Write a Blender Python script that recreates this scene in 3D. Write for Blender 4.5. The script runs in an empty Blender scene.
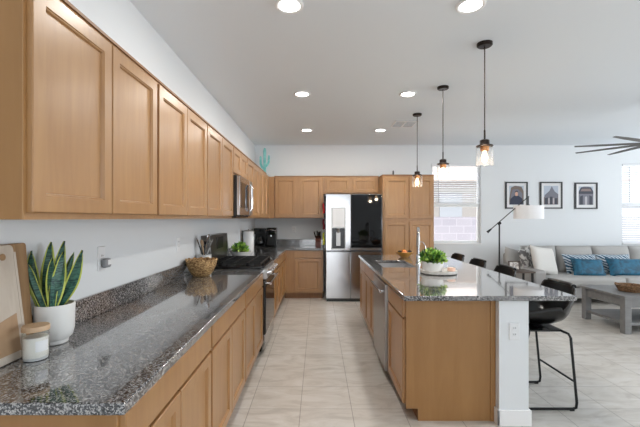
import bpy, math, random
from mathutils import Matrix, Vector
random.seed(7)
PI = math.pi
S = bpy.context.scene
COL = S.collection

# ------------------------------------------------------------------ camera, world, lights, exposure
CAMZ = 1.42
cd = bpy.data.cameras.new('camera'); cam = bpy.data.objects.new('camera', cd); COL.objects.link(cam)
cam.location = (0, 0, CAMZ); cam.rotation_euler = (PI/2, 0, 0)
cd.sensor_width = 36; cd.lens = 372/640*36; cd.shift_x = 2/640; cd.shift_y = 4.5/640; cd.clip_start = .05
S.camera = cam
S.view_settings.view_transform = 'Standard'; S.view_settings.look = 'None'
S.view_settings.gamma = 1; S.view_settings.use_curve_mapping = False
S.view_settings.exposure = 0.62
w = bpy.data.worlds.new('sky'); S.world = w; w.use_nodes = True
bg = w.node_tree.nodes['Background']; bg.inputs[0].default_value = (.88, .94, 1, 1); bg.inputs[1].default_value = 1.6
S.cycles.max_bounces = 8; S.cycles.diffuse_bounces = 5; S.cycles.glossy_bounces = 4
S.cycles.transparent_max_bounces = 16
S.cycles.caustics_reflective = False; S.cycles.caustics_refractive = False
S.cycles.sample_clamp_indirect = 6

def area(name, loc, rot, sx, sy, power, color=(1, 1, 1)):
    l = bpy.data.lights.new(name, 'AREA'); l.shape = 'RECTANGLE'; l.size = sx; l.size_y = sy
    l.energy = power; l.color = color
    o = bpy.data.objects.new(name, l); COL.objects.link(o); o.location = loc; o.rotation_euler = rot
    return o
sl = bpy.data.lights.new('sun', 'SUN'); sl.energy = 11; sl.angle = .01; sl.color = (1, .97, .92)
so = bpy.data.objects.new('sun', sl); COL.objects.link(so); so.location = (0, -5, 12)
so.rotation_euler = Vector((.05, .25, -.97)).to_track_quat('-Z', 'Y').to_euler()
# fill lamps added in unseen openings of the rear wall (behind the camera) and of the right wall
area('fill_rear', (.25, -3.92, 1.2), (PI/2+.3, 0, 0), 2.2, 2.1, 24, (.95, .975, 1))
area('fill_rear_right', (4.6, -3.92, 1.35), (PI/2+.4, 0, 0), 2.8, 2.1, 17, (.95, .975, 1))
area('fill_right', (7.9, 1.6, 1.25), (0, PI/2+.65, 0), 2.1, 5.4, 112, (.93, .965, 1))
area('fill_right_far', (7.9, 5.9, 1.6), (0, PI/2+.95, 0), 1.4, 1.6, 13, (.95, .975, 1))  # added lamp, tilted up to brighten the far ceiling
CAN_POWER = 7.2
PENDANT_POWER = 3.5

# ------------------------------------------------------------------ materials
def nt(name):
    m = bpy.data.materials.new(name); m.use_nodes = True
    t = m.node_tree; return m, t, t.nodes['Principled BSDF']
def lin(c):
    return tuple((x/255/12.92 if x/255 <= .04045 else ((x/255+.055)/1.055)**2.4) for x in c) + (1,)
def mat(name, rgb, rough=.5, metal=0, spec=.5, emit=None, es=0, coat=0, bump=None):
    m, t, p = nt(name)
    p.inputs['Base Color'].default_value = lin(rgb); p.inputs['Roughness'].default_value = rough
    p.inputs['Metallic'].default_value = metal; p.inputs['Specular IOR Level'].default_value = spec
    p.inputs['Coat Weight'].default_value = coat
    if emit: p.inputs['Emission Color'].default_value = lin(emit); p.inputs['Emission Strength'].default_value = es
    # every surface is procedural: a faint noise in the roughness, bump on request
    if metal == 1 and not bump: bump = (8, .02, .0005)
    n = t.nodes.new('ShaderNodeTexNoise'); n.inputs['Scale'].default_value = bump[0] if bump else 30
    g = t.nodes.new('ShaderNodeNewGeometry'); t.links.new(g.outputs['Position'], n.inputs['Vector'])
    if bump:
        b = t.nodes.new('ShaderNodeBump'); b.inputs['Strength'].default_value = bump[1]; b.inputs['Distance'].default_value = bump[2]
        t.links.new(n.outputs['Fac'], b.inputs['Height']); t.links.new(b.outputs['Normal'], p.inputs['Normal'])
    else:
        r = t.nodes.new('ShaderNodeMapRange'); r.inputs['To Min'].default_value = max(0, rough-.03); r.inputs['To Max'].default_value = min(1, rough+.03)
        t.links.new(n.outputs['Fac'], r.inputs['Value']); t.links.new(r.outputs['Result'], p.inputs['Roughness'])
    return m
def ramp(t, stops):
    r = t.nodes.new('ShaderNodeValToRGB'); e = r.color_ramp.elements
    while len(e) < len(stops): e.new(.5)
    for i, (p, c) in enumerate(stops): e[i].position = p; e[i].color = lin(c)
    return r
def wood(name, c1, c2, rough=.35, scale=(14, 14, 1.3), spec=.5):
    m, t, p = nt(name)
    g = t.nodes.new('ShaderNodeNewGeometry'); mp = t.nodes.new('ShaderNodeMapping')
    mp.inputs['Scale'].default_value = scale
    t.links.new(g.outputs['Position'], mp.inputs['Vector'])
    n = t.nodes.new('ShaderNodeTexNoise'); n.inputs['Scale'].default_value = 1.6; n.inputs['Detail'].default_value = 6
    n.inputs['Roughness'].default_value = .6; n.inputs['Distortion'].default_value = .8
    t.links.new(mp.outputs['Vector'], n.inputs['Vector'])
    r = ramp(t, [(.25, c2), (.75, c1)])
    t.links.new(n.outputs['Fac'], r.inputs['Fac'])
    n2 = t.nodes.new('ShaderNodeTexNoise'); n2.inputs['Scale'].default_value = 2.5; n2.inputs['Detail'].default_value = 2
    t.links.new(g.outputs['Position'], n2.inputs['Vector'])
    mx = t.nodes.new('ShaderNodeMix'); mx.data_type = 'RGBA'; mx.blend_type = 'MULTIPLY'; mx.inputs[0].default_value = .35
    r2 = ramp(t, [(.3, (215, 205, 195)), (.7, (255, 255, 255))]); t.links.new(n2.outputs['Fac'], r2.inputs['Fac'])
    t.links.new(r.outputs['Color'], mx.inputs[6]); t.links.new(r2.outputs['Color'], mx.inputs[7])
    t.links.new(mx.outputs[2], p.inputs['Base Color'])
    p.inputs['Roughness'].default_value = rough; p.inputs['Specular IOR Level'].default_value = spec
    p.inputs['Coat Weight'].default_value = .42 if name == 'maple' else 0; p.inputs['Coat Roughness'].default_value = .28
    return m
def granite(name):
    m, t, p = nt(name)
    g = t.nodes.new('ShaderNodeNewGeometry')
    n = t.nodes.new('ShaderNodeTexNoise'); n.inputs['Scale'].default_value = 115; n.inputs['Detail'].default_value = 4; n.inputs['Roughness'].default_value = .7
    v = t.nodes.new('ShaderNodeTexVoronoi'); v.inputs['Scale'].default_value = 210
    n2 = t.nodes.new('ShaderNodeTexNoise'); n2.inputs['Scale'].default_value = 24; n2.inputs['Detail'].default_value = 3
    for x in (n, v, n2): t.links.new(g.outputs['Position'], x.inputs['Vector'])
    r = ramp(t, [(.34, (20, 20, 23)), (.45, (62, 62, 65)), (.55, (108, 107, 109)), (.70, (166, 164, 162))])
    a = t.nodes.new('ShaderNodeMath'); a.operation = 'MULTIPLY_ADD'; a.inputs[1].default_value = .55
    s = t.nodes.new('ShaderNodeSeparateColor'); t.links.new(v.outputs['Color'], s.inputs[0])
    t.links.new(s.outputs[0], a.inputs[0]); t.links.new(n.outputs['Fac'], a.inputs[2])
    b = t.nodes.new('ShaderNodeMath'); b.operation = 'MULTIPLY_ADD'; b.inputs[1].default_value = .12
    t.links.new(n2.outputs['Fac'], b.inputs[0]); t.links.new(a.outputs[0], b.inputs[2])
    c = t.nodes.new('ShaderNodeMath'); c.operation = 'SUBTRACT'; c.inputs[1].default_value = .335
    t.links.new(b.outputs[0], c.inputs[0]); t.links.new(c.outputs[0], r.inputs['Fac'])
    t.links.new(r.outputs['Color'], p.inputs['Base Color'])
    p.inputs['Roughness'].default_value = .12; p.inputs['IOR'].default_value = 1.6; p.inputs['Coat Weight'].default_value = 1; p.inputs['Coat IOR'].default_value = 1.52; p.inputs['Coat Roughness'].default_value = .04
    return m
def tiles(name):
    m, t, p = nt(name)
    g = t.nodes.new('ShaderNodeNewGeometry'); mp = t.nodes.new('ShaderNodeMapping')
    mp.inputs['Location'].default_value = (-.25+.38*10, -2.767+.365*20, 0)
    t.links.new(g.outputs['Position'], mp.inputs['Vector'])
    br = t.nodes.new('ShaderNodeTexBrick'); br.offset = 0; br.inputs['Scale'].default_value = 1
    br.inputs['Brick Width'].default_value = .38; br.inputs['Row Height'].default_value = .365
    br.inputs['Mortar Size'].default_value = .0028; br.inputs['Mortar Smooth'].default_value = .2; br.inputs['Bias'].default_value = 0
    br.inputs['Color1'].default_value = (1, 1, 1, 1); br.inputs['Color2'].default_value = (.93, .93, .92, 1); br.inputs['Mortar'].default_value = (.50, .48, .46, 1)
    t.links.new(mp.outputs['Vector'], br.inputs['Vector'])
    m2 = t.nodes.new('ShaderNodeMapping'); m2.inputs['Scale'].default_value = (2.2, 5.5, 3)
    t.links.new(g.outputs['Position'], m2.inputs['Vector'])
    n = t.nodes.new('ShaderNodeTexNoise'); n.inputs['Scale'].default_value = 1.3; n.inputs['Detail'].default_value = 7; n.inputs['Roughness'].default_value = .62; n.inputs['Distortion'].default_value = 1.4
    t.links.new(m2.outputs['Vector'], n.inputs['Vector'])
    r = ramp(t, [(.32, (184, 177, 169)), (.5, (203, 197, 189)), (.68, (214, 210, 205))])
    t.links.new(n.outputs['Fac'], r.inputs['Fac'])
    mx = t.nodes.new('ShaderNodeMix'); mx.data_type = 'RGBA'; mx.blend_type = 'MULTIPLY'; mx.inputs[0].default_value = 1
    t.links.new(r.outputs['Color'], mx.inputs[6]); t.links.new(br.outputs['Color'], mx.inputs[7])
    t.links.new(mx.outputs[2], p.inputs['Base Color'])
    p.inputs['Roughness'].default_value = .28; p.inputs['Specular IOR Level'].default_value = .5
    b = t.nodes.new('ShaderNodeBump'); b.inputs['Strength'].default_value = .3; b.inputs['Distance'].default_value = .002; b.invert = True
    t.links.new(br.outputs['Fac'], b.inputs['Height']); t.links.new(b.outputs['Normal'], p.inputs['Normal'])
    return m
def blocks(name):
    m, t, p = nt(name)
    g = t.nodes.new('ShaderNodeNewGeometry'); mp = t.nodes.new('ShaderNodeMapping'); mp.inputs['Rotation'].default_value = (-PI/2, 0, 0)
    t.links.new(g.outputs['Position'], mp.inputs['Vector'])
    br = t.nodes.new('ShaderNodeTexBrick'); br.inputs['Scale'].default_value = 1
    br.inputs['Brick Width'].default_value = .4; br.inputs['Row Height'].default_value = .2; br.inputs['Mortar Size'].default_value = .008
    br.inputs['Color1'].default_value = lin((118, 116, 124)); br.inputs['Color2'].default_value = lin((113, 111, 120)); br.inputs['Mortar'].default_value = lin((134, 132, 138))
    t.links.new(mp.outputs['Vector'], br.inputs['Vector']); t.links.new(br.outputs['Color'], p.inputs['Base Color'])
    p.inputs['Roughness'].default_value = .9
    return m
def glass(name, tint=(1, 1, 1), refl=.5, haze=0):
    m = bpy.data.materials.new(name); m.use_nodes = True; t = m.node_tree; t.nodes.clear()
    o = t.nodes.new('ShaderNodeOutputMaterial'); mx = t.nodes.new('ShaderNodeMixShader')
    tr = t.nodes.new('ShaderNodeBsdfTransparent'); tr.inputs[0].default_value = (*tint, 1)
    gl = t.nodes.new('ShaderNodeBsdfGlossy'); gl.inputs['Roughness'].default_value = .02
    f0 = t.nodes.new('ShaderNodeLayerWeight'); f0.inputs[0].default_value = .5
    f = t.nodes.new('ShaderNodeMath'); f.operation = 'POWER'; f.inputs[1].default_value = 2.5
    t.links.new(f0.outputs['Facing'], f.inputs[0])
    mu = t.nodes.new('ShaderNodeMath'); mu.operation = 'MULTIPLY'; mu.inputs[1].default_value = refl; mu.use_clamp = True
    t.links.new(f.outputs[0], mu.inputs[0]); t.links.new(mu.outputs[0], mx.inputs[0])
    t.links.new(tr.outputs[0], mx.inputs[1]); t.links.new(gl.outputs[0], mx.inputs[2]); t.links.new(mx.outputs[0], o.inputs[0])
    if haze:
        h = t.nodes.new('ShaderNodeMixShader'); d = t.nodes.new('ShaderNodeBsdfTranslucent'); h.inputs[0].default_value = haze
        t.links.new(mx.outputs[0], h.inputs[1]); t.links.new(d.outputs[0], h.inputs[2]); t.links.new(h.outputs[0], o.inputs[0])
    return m
def twotone(name, c1, c2, scale, rough=.8, kind='wave', stretch=(1, 1, 1), mid=.5, soft=.08):
    m, t, p = nt(name)
    tc = t.nodes.new('ShaderNodeTexCoord'); mp = t.nodes.new('ShaderNodeMapping'); mp.inputs['Scale'].default_value = stretch
    t.links.new(tc.outputs['Object'], mp.inputs['Vector'])
    if kind == 'wave':
        n = t.nodes.new('ShaderNodeTexWave'); n.inputs['Distortion'].default_value = 6; n.inputs['Detail'].default_value = 1; out = n.outputs['Fac']; n.bands_direction = 'DIAGONAL'
    elif kind == 'noise':
        n = t.nodes.new('ShaderNodeTexNoise'); n.inputs['Detail'].default_value = 4; n.inputs['Distortion'].default_value = 1; out = n.outputs['Fac']
    else:
        n = t.nodes.new('ShaderNodeTexVoronoi'); out = n.outputs['Distance']
    n.inputs['Scale'].default_value = scale
    t.links.new(mp.outputs['Vector'], n.inputs['Vector'])
    r = ramp(t, [(max(0, mid-soft), c1), (min(1, mid+soft), c2)]); t.links.new(out, r.inputs['Fac'])
    t.links.new(r.outputs['Color'], p.inputs['Base Color']); p.inputs['Roughness'].default_value = rough
    return m

M = {}
M['paint'] = mat('wall_paint', (222, 225, 227), .75, spec=.25)
M['ceil'] = mat('ceiling_paint', (230, 236, 241), .85, spec=.15, bump=(90, .15, .002))
M['trim'] = mat('white_trim', (236, 236, 236), .35)
M['vinyl'] = mat('window_vinyl', (230, 232, 232), .4)
M['tile'] = tiles('floor_tile')
M['maple'] = wood('maple', (173, 132, 84), (157, 113, 69), .36)
M['veneer'] = wood('maple_veneer', (162, 120, 72), (150, 108, 62), .45, (9, 9, .9))
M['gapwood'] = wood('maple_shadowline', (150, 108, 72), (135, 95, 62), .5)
M['granite'] = granite('granite')
M['steel'] = mat('stainless_steel', (190, 190, 192), .16, 1)
M['steel2'] = mat('brushed_steel', (172, 170, 168), .34, 1)
M['chrome'] = mat('chrome', (215, 215, 218), .1, 1)
M['black'] = mat('black_plastic', (16, 16, 17), .25)
M['blackglass'] = mat('black_glass', (6, 6, 7), .04, spec=.4)
M['iron'] = mat('cast_iron', (20, 20, 21), .5)
M['blackmetal'] = mat('black_metal', (14, 14, 15), .4, .3)
M['leather'] = mat('black_leather', (8, 8, 8), .28, spec=.5, bump=(260, .25, .001))
M['piping'] = mat('dark_piping', (34, 28, 25), .6)
M['white'] = mat('white_plastic', (226, 227, 228), .4)
M['ceramic'] = mat('white_ceramic', (226, 226, 224), .3)
M['greyplastic'] = mat('grey_plastic', (140, 142, 145), .5)
M['glass'] = glass('window_glass', (1, 1, 1), .5)
M['jarglass'] = glass('jar_glass', (.97, .98, .98), .45)
M['pendantglass'] = glass('pendant_glass', (.98, .98, .98), .7, .014)
M['frost'] = mat('frosted_glass', (206, 208, 208), .3)
M['wax'] = mat('candle_wax', (232, 228, 220), .5)
M['bark'] = wood('light_board_wood', (206, 196, 184), (180, 166, 150), .5, (6, 10, 1.6))
M['walnut'] = wood('darker_board_wood', (166, 132, 94), (128, 96, 62), .5)
M['endgrain'] = wood('board_inlay', (176, 146, 114), (158, 128, 98), .5, (6, 8, 4))
M['lid'] = wood('lid_wood', (200, 172, 140), (178, 148, 116), .5)
M['soil'] = mat('soil', (48, 38, 30), .95, bump=(120, .8, .01))
M['snake'] = twotone('snake_leaf', (24, 58, 56), (70, 116, 100), 26, .4, 'noise', (1, 1, 5), .5, .1)
M['snakeedge'] = mat('snake_leaf_edge', (196, 204, 96), .4)
M['leaf'] = twotone('bright_leaf', (96, 150, 44), (172, 206, 92), 22, .45, 'noise')
M['leafdark'] = twotone('dark_leaf', (38, 84, 34), (84, 132, 56), 22, .45, 'noise')
M['wicker'] = twotone('wicker', (108, 74, 40), (206, 170, 118), 60, .7, 'noise', (1, 1, 2.4))
M['darkwicker'] = twotone('dark_wicker', (88, 62, 42), (150, 116, 82), 50, .75, 'noise', (1, 1, 2.4))
M['goldbowl'] = mat('amber_bowl', (196, 146, 74), .35)
M['apple'] = mat('peach_skin', (214, 128, 84), .45)
M['orange'] = mat('orange_skin', (226, 140, 60), .5, bump=(200, .3, .001))
M['avocado'] = mat('dark_avocado_skin', (34, 28, 24), .55, bump=(120, .5, .002))
M['pink'] = mat('pink_wax', (236, 200, 184), .5, emit=(255, 190, 150), es=.15)
M['traymat'] = twotone('ribbed_marble', (196, 194, 190), (222, 220, 216), 9, .4, 'noise')
M['teal'] = twotone('teal_metal', (112, 192, 190), (150, 214, 208), 9, .6, 'noise')
M['sofa'] = mat('grey_sofa_fabric', (158, 156, 154), .9, spec=.2, bump=(420, .3, .002))
M['sofa2'] = mat('grey_sofa_fabric_cushion', (174, 172, 169), .9, spec=.2, bump=(420, .3, .002))
M['bluevelvet'] = twotone('blue_velvet', (4, 66, 88), (6, 92, 122), 10, .55, 'noise')
M['bluepat'] = twotone('blue_zigzag', (40, 78, 104), (196, 206, 212), 9, .85, 'wave', (1, 1, 1), .5, .08)
M['greypat'] = twotone('grey_patterned_fabric', (112, 110, 110), (205, 203, 200), 13, .9, 'noise', (1, 1, 1), .5, .04)
M['knit'] = mat('white_knit', (222, 219, 214), .95, bump=(90, 1, .012))
M['greywood'] = wood('grey_painted_wood', (128, 128, 128), (112, 112, 112), .5, (3, 14, 14))
M['shade'] = mat('lamp_shade_linen', (236, 236, 238), .9, bump=(400, .3, .001))
M['shadein'] = mat('lamp_shade_lining', (235, 233, 228), .9)
M['bronze'] = mat('dark_bronze', (52, 44, 40), .35, .8)
M['bulb'] = mat('warm_bulb', (255, 226, 180), .3, emit=(255, 214, 165), es=4)
M['amber'] = mat('copper_liner', (190, 132, 86), .35, .9)
M['canglow'] = mat('downlight_lens', (255, 255, 255), .5, emit=(255, 252, 248), es=9)
M['frameblack'] = mat('black_frame', (22, 22, 24), .4)
M['matboard'] = mat('white_mat_board', (222, 222, 222), .8)
M['fenceblock'] = blocks('block_fence')
M['ground'] = mat('gravel_ground', (205, 198, 188), .95, bump=(30, .6, .02))
M['stucco'] = mat('pale_stucco', (148, 146, 146), .9, bump=(60, .5, .01))
M['roof'] = mat('grey_roof_tile', (150, 140, 136), .9)
M['housewin'] = mat('house_window_glass', (150, 156, 166), .1)
M['slat'] = mat('blind_slat', (232, 233, 236), .5)
M['darkslat'] = mat('fan_blade', (104, 102, 100), .5)
M['red'] = mat('red_cloth', (176, 34, 40), .85)
M['maroon'] = mat('maroon_cloth', (112, 22, 44), .85)
M['lime'] = mat('lime_cloth', (182, 190, 66), .85)
M['blockwood'] = wood('knife_block_wood', (112, 52, 30), (86, 36, 22), .4)
M['warmframe'] = wood('small_frame_wood', (84, 66, 54), (64, 50, 42), .5)
M['photo'] = twotone('small_photo', (150, 140, 132), (220, 214, 206), 20, .5, 'noise')

# ------------------------------------------------------------------ mesh builder
W = {}     # world position of each object's origin
class MB:
    def __init__(s): s.v = []; s.f = []; s.m = []; s.mi = 0
    def add(s, vs, fs):
        b = len(s.v); s.v += [tuple(x) for x in vs]
        for f in fs: s.f.append([b+i for i in f]); s.m.append(s.mi)
        return s
    def box(s, x0, x1, y0, y1, z0, z1):
        x0, x1 = sorted((x0, x1)); y0, y1 = sorted((y0, y1)); z0, z1 = sorted((z0, z1))
        vs = [(x0,y0,z0),(x1,y0,z0),(x1,y1,z0),(x0,y1,z0),(x0,y0,z1),(x1,y0,z1),(x1,y1,z1),(x0,y1,z1)]
        return s.add(vs, [(0,3,2,1),(4,5,6,7),(0,1,5,4),(1,2,6,5),(2,3,7,6),(3,0,4,7)])
    def prism(s, poly, z0, z1):
        n = len(poly)
        vs = [(x, y, z0) for x, y in poly] + [(x, y, z1) for x, y in poly]
        return s.add(vs, [list(range(n))[::-1], list(range(n, 2*n))] + [(i, (i+1) % n, n+(i+1) % n, n+i) for i in range(n)])
    def loft(s, rings, cap=True, closed=True):
        n = len(rings[0]); vs = [p for r in rings for p in r]; fs = []
        for k in range(len(rings)-1):
            for i in range(n if closed else n-1):
                j = (i+1) % n; fs.append((k*n+i, k*n+j, (k+1)*n+j, (k+1)*n+i))
        if cap: fs.append(list(range(n))[::-1]); fs.append([(len(rings)-1)*n+i for i in range(n)])
        return s.add(vs, fs)
    def lathe(s, prof, c=(0, 0, 0), n=28, fn=None, cap=True):
        rings = []
        for k, (r, z) in enumerate(prof):
            ring = []
            for i in range(n):
                a = 2*PI*i/n; q = r*(fn(a, z, k) if fn else 1)
                ring.append((c[0]+q*math.cos(a), c[1]+q*math.sin(a), c[2]+z))
            rings.append(ring)
        return s.loft(rings, cap)
    def tube(s, pts, r, n=10, cap=True):
        pts = [Vector(p) for p in pts]; rings = []; u = None
        rs = r if isinstance(r, (list, tuple)) else [r]*len(pts)
        for k, p in enumerate(pts):
            d = (pts[min(k+1, len(pts)-1)]-pts[max(k-1, 0)]).normalized()
            if u is None: u = d.orthogonal().normalized()
            u = (u-d*u.dot(d)).normalized(); v = d.cross(u)
            rings.append([p+(u*math.cos(2*PI*i/n)+v*math.sin(2*PI*i/n))*rs[k] for i in range(n)])
        return s.loft(rings, cap)
    def ball(s, c, rx, ry=None, rz=None, n=14, m=9):
        ry = ry or rx; rz = rz or rx
        prof = [(max(.001, math.sin(PI*k/m)), -math.cos(PI*k/m)) for k in range(m+1)]
        rings = [[(c[0]+rx*r*math.cos(2*PI*i/n), c[1]+ry*r*math.sin(2*PI*i/n), c[2]+rz*z) for i in range(n)] for r, z in prof]
        return s.loft(rings)
    def pillow(s, wd, h, t, n=14, pinch=.06):
        # lies in the XZ plane, thickness along Y
        def P(u, v, sg):
            th = t/2*(max(0, (1-u**4)*(1-v**4)))**.55
            return (wd/2*u*(1-pinch*(1-v*v)), sg*th, h/2*v*(1-pinch*(1-u*u)))
        for sg in (1, -1):
            vs = [P(-1+2*i/n, -1+2*j/n, sg) for j in range(n+1) for i in range(n+1)]
            fs = []
            for j in range(n):
                for i in range(n):
                    q = [j*(n+1)+i, j*(n+1)+i+1, (j+1)*(n+1)+i+1, (j+1)*(n+1)+i]
                    fs.append(q if sg < 0 else q[::-1])
            s.add(vs, fs)
        return s
    def xf(s, mtx, start=0):
        s.v = s.v[:start]+[tuple(mtx @ Vector(p)) for p in s.v[start:]]; return s
    def build(s, name, mats, parent=None, bevel=0, seg=2, smooth=True, angle=.6, kind=None, merge=False, world=True):
        mats = mats if isinstance(mats, (list, tuple)) else [mats]
        xs = [p[0] for p in s.v]; ys = [p[1] for p in s.v]; zs = [p[2] for p in s.v]
        c = Vector(((min(xs)+max(xs))/2, (min(ys)+max(ys))/2, min(zs)))
        me = bpy.data.meshes.new(name); me.from_pydata([tuple(Vector(p)-c) for p in s.v], [], s.f)
        for k in mats: me.materials.append(M[k] if isinstance(k, str) else k)
        me.polygons.foreach_set('material_index', s.m)
        if merge:
            import bmesh
            b = bmesh.new(); b.from_mesh(me); bmesh.ops.remove_doubles(b, verts=b.verts, dist=1e-5)
            bmesh.ops.recalc_face_normals(b, faces=b.faces); b.to_mesh(me); b.free()
        me.update()
        if smooth: me.shade_smooth(); me.set_sharp_from_angle(angle=angle)
        o = bpy.data.objects.new(name, me); COL.objects.link(o)
        if parent is not None: o.parent = parent; o.location = c-W[parent.name]
        else: o.location = c
        W[o.name] = c
        if bevel:
            md = o.modifiers.new('bevel', 'BEVEL'); md.width = bevel; md.segments = seg; md.limit_method = 'ANGLE'; md.angle_limit = .7
            md.harden_normals = False
        if kind: o['kind'] = kind
        return o
def tag(o, label, cat, group=None):
    o['label'] = label; o['category'] = cat
    if group: o['group'] = group
    return o
def thing(name, label, cat, loc, group=None):
    o = bpy.data.objects.new(name, None); COL.objects.link(o); o.location = loc; W[o.name] = Vector(loc)
    o.empty_display_size = .1
    return tag(o, label, cat, group)
def dup(root, loc, label, rz=0, group=None):
    def cp(o, par):
        c = o.copy(); COL.objects.link(c)
        if par: c.parent = par
        for ch in o.children: cp(ch, c)
        return c
    r = cp(root, None); r.location = loc; r.rotation_euler = (0, 0, rz); r['label'] = label
    if group: r['group'] = group
    W[r.name] = Vector(loc)
    return r
def struct(mb, name, m, **k): return mb.build(name, m, kind='structure', **k)
def bx(name, m, parent, *a, **k): return MB().box(*a).build(name, m, parent, **k)

# ------------------------------------------------------------------ the room shell
XL, XR, YB, YR, ZC = -1.22, 8.0, 7.22, -4.0, 2.83
T = .14
struct(MB().box(XL-T, XR+T, YR-T, YB+T, -.1, 0), 'floor', 'tile', smooth=False)
struct(MB().box(XL-T, XR+T, YR-T, YB+T, ZC, ZC+.12), 'ceiling', 'ceil', smooth=False)
struct(MB().box(XL-T, XL, YR-T, YB+T, 0, ZC), 'wall_left', 'paint', smooth=False)
def wall_holes(a0, a1, holes, put):
    mb = MB(); cur = a0
    for h0, h1, z0, z1 in sorted(holes):
        put(mb, cur, h0, 0, ZC); put(mb, h0, h1, 0, z0); put(mb, h0, h1, z1, ZC); cur = h1
    put(mb, cur, a1, 0, ZC); return mb
WZ0, WZ1 = .93, 2.47
WIN = [(2.20, 3.165), (5.90, 6.87)]
def putb(mb, a, b, z0, z1):
    if b > a and z1 > z0: mb.box(a, b, YB, YB+T, z0, z1)
struct(wall_holes(XL-T, XR+T, [(a, b, WZ0, WZ1) for a, b in WIN], putb), 'wall_back', 'paint', smooth=False)
def putr(mb, a, b, z0, z1):
    if b > a and z1 > z0: mb.box(a, b, YR-T, YR, z0, z1)
struct(wall_holes(XL-T, XR+T, [(-.9, 1.4, .08, 2.3), (3.1, 6.1, .3, 2.4)], putr), 'wall_rear', 'paint', smooth=False)
def puts(mb, a, b, z0, z1):
    if b > a and z1 > z0: mb.box(XR, XR+T, a, b, z0, z1)
struct(wall_holes(YR, YB, [(-1.1, 4.3, .2, 2.4), (5.1, 6.7, .9, 2.4)], puts), 'wall_right', 'paint', smooth=False)
# windows in the back wall
def window(n, x0, x1, z0, z1):
    fr = MB(); d0, d1 = YB+.05, YB+.11; f = .045
    fr.box(x0, x0+f, d0, d1, z0, z1).box(x1-f, x1, d0, d1, z0, z1).box(x0+f, x1-f, d0, d1, z0, z0+f).box(x0+f, x1-f, d0, d1, z1-f, z1)
    zm = 1.665
    fr.box(x0+f, x1-f, d0-.015, d1, zm-.028, zm+.028)
    o = struct(fr, 'window_%d' % n, 'vinyl', bevel=.004)
    MB().box(x0+f-.005, x1-f+.005, YB+.085, YB+.089, z0+f-.005, z1-f+.005).build('pane', 'glass', o)
    MB().box(x0, x1, YB-.02, YB+.05, z0-.02, z0+.004).build('window_sill', 'trim', o, bevel=.004)
for i, (a, b) in enumerate(WIN): window(i+1, a, b, WZ0, WZ1)
# unseen large glazing added to admit light, behind the camera and in the right wall
fr = MB()
for x in (-.9, .25, 1.35): fr.box(x, x+.05, YR-.1, YR-.05, .08, 2.3)
fr.box(-.9, 1.4, YR-.1, YR-.05, .08, .13).box(-.9, 1.4, YR-.1, YR-.05, 2.25, 2.3)
struct(fr, 'added_door_1', 'vinyl')
fr = MB()
for x in (3.1, 4.575, 6.05): fr.box(x, x+.05, YR-.1, YR-.05, .3, 2.4)
fr.box(3.1, 6.1, YR-.1, YR-.05, .3, .35).box(3.1, 6.1, YR-.1, YR-.05, 2.35, 2.4)
struct(fr, 'window_3', 'vinyl')
fr = MB()
for y in (-1.1, 1.6, 4.25): fr.box(XR+.05, XR+.1, y, y+.05, .2, 2.4)
fr.box(XR+.05, XR+.1, -1.1, 4.3, .2, .25).box(XR+.05, XR+.1, -1.1, 4.3, 2.35, 2.4)
struct(fr, 'window_4', 'vinyl')
fr = MB().box(XR+.05, XR+.1, 5.1, 5.15, .9, 2.4).box(XR+.05, XR+.1, 6.65, 6.7, .9, 2.4).box(XR+.05, XR+.1, 5.15, 6.65, .9, .95).box(XR+.05, XR+.1, 5.15, 6.65, 2.35, 2.4)
struct(fr, 'window_5', 'vinyl')
struct(MB().box(2.02, XR, YB-.014, YB, 0, .1), 'baseboard_back', 'trim', bevel=.003)
struct(MB().box(XR-.014, XR, YR, YB-.015, 0, .1), 'baseboard_right', 'trim', bevel=.003)
# low wall that carries the island overhang
pw = struct(MB().box(1.242, 1.445, 2.552, 5.3, 0, .854), 'wall_island', 'paint', smooth=False)
bb = MB().box(1.228, 1.459, 2.538, 2.552, 0, .105).box(1.445, 1.459, 2.552, 5.3, 0, .105).box(1.228, 1.242, 2.538, 2.598, 0, .105)
struct(bb, 'baseboard_island', 'trim', bevel=.003)

# outside
struct(MB().box(-2, 9, YR-T-3.2, YR-T-.01, 2.62, 2.75), 'added_sun_block', 'stucco')  # unseen roof added to keep sun out of the rear openings
struct(MB().box(-14, 30, YB+T+.01, 30, -.35, -.12), 'ground', 'ground')
struct(MB().box(-1, 12, YB+T+.02, 10.1, -.118, -.06), 'bounce_slab', mat('pale_bounce', (238, 236, 232), .9, bump=(30, .4, .01)))  # unseen pale slab added to bounce sunlight up through the back windows
tag(MB().box(-6, 22, 10.2, 10.4, -.12, 1.45).build('block_fence', 'fenceblock'), 'pale lavender concrete block fence outside the windows', 'fence')
hs = thing('neighbor_house', 'pale stucco house seen beyond the block fence through the window', 'house', (6, 16, -.12))
MB().box(0.5, 12, 15, 19, -.12, 2.9).build('wall', 'stucco', hs)
MB().add([(0, 14.5, 2.9), (12.5, 14.5, 2.9), (12.5, 19.5, 2.9), (0, 19.5, 2.9), (2.5, 17, 4.2), (10, 17, 4.2)],
         [(0, 1, 5, 4), (1, 2, 5), (2, 3, 4, 5), (3, 0, 4), (3, 2, 1, 0)]).build('roof', 'roof', hs, smooth=False)
for x in (4.9, 7.6, 10.2): MB().box(x, x+.9, 14.97, 15.02, 1.2, 2.4).build('window', 'housewin', hs)

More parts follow.
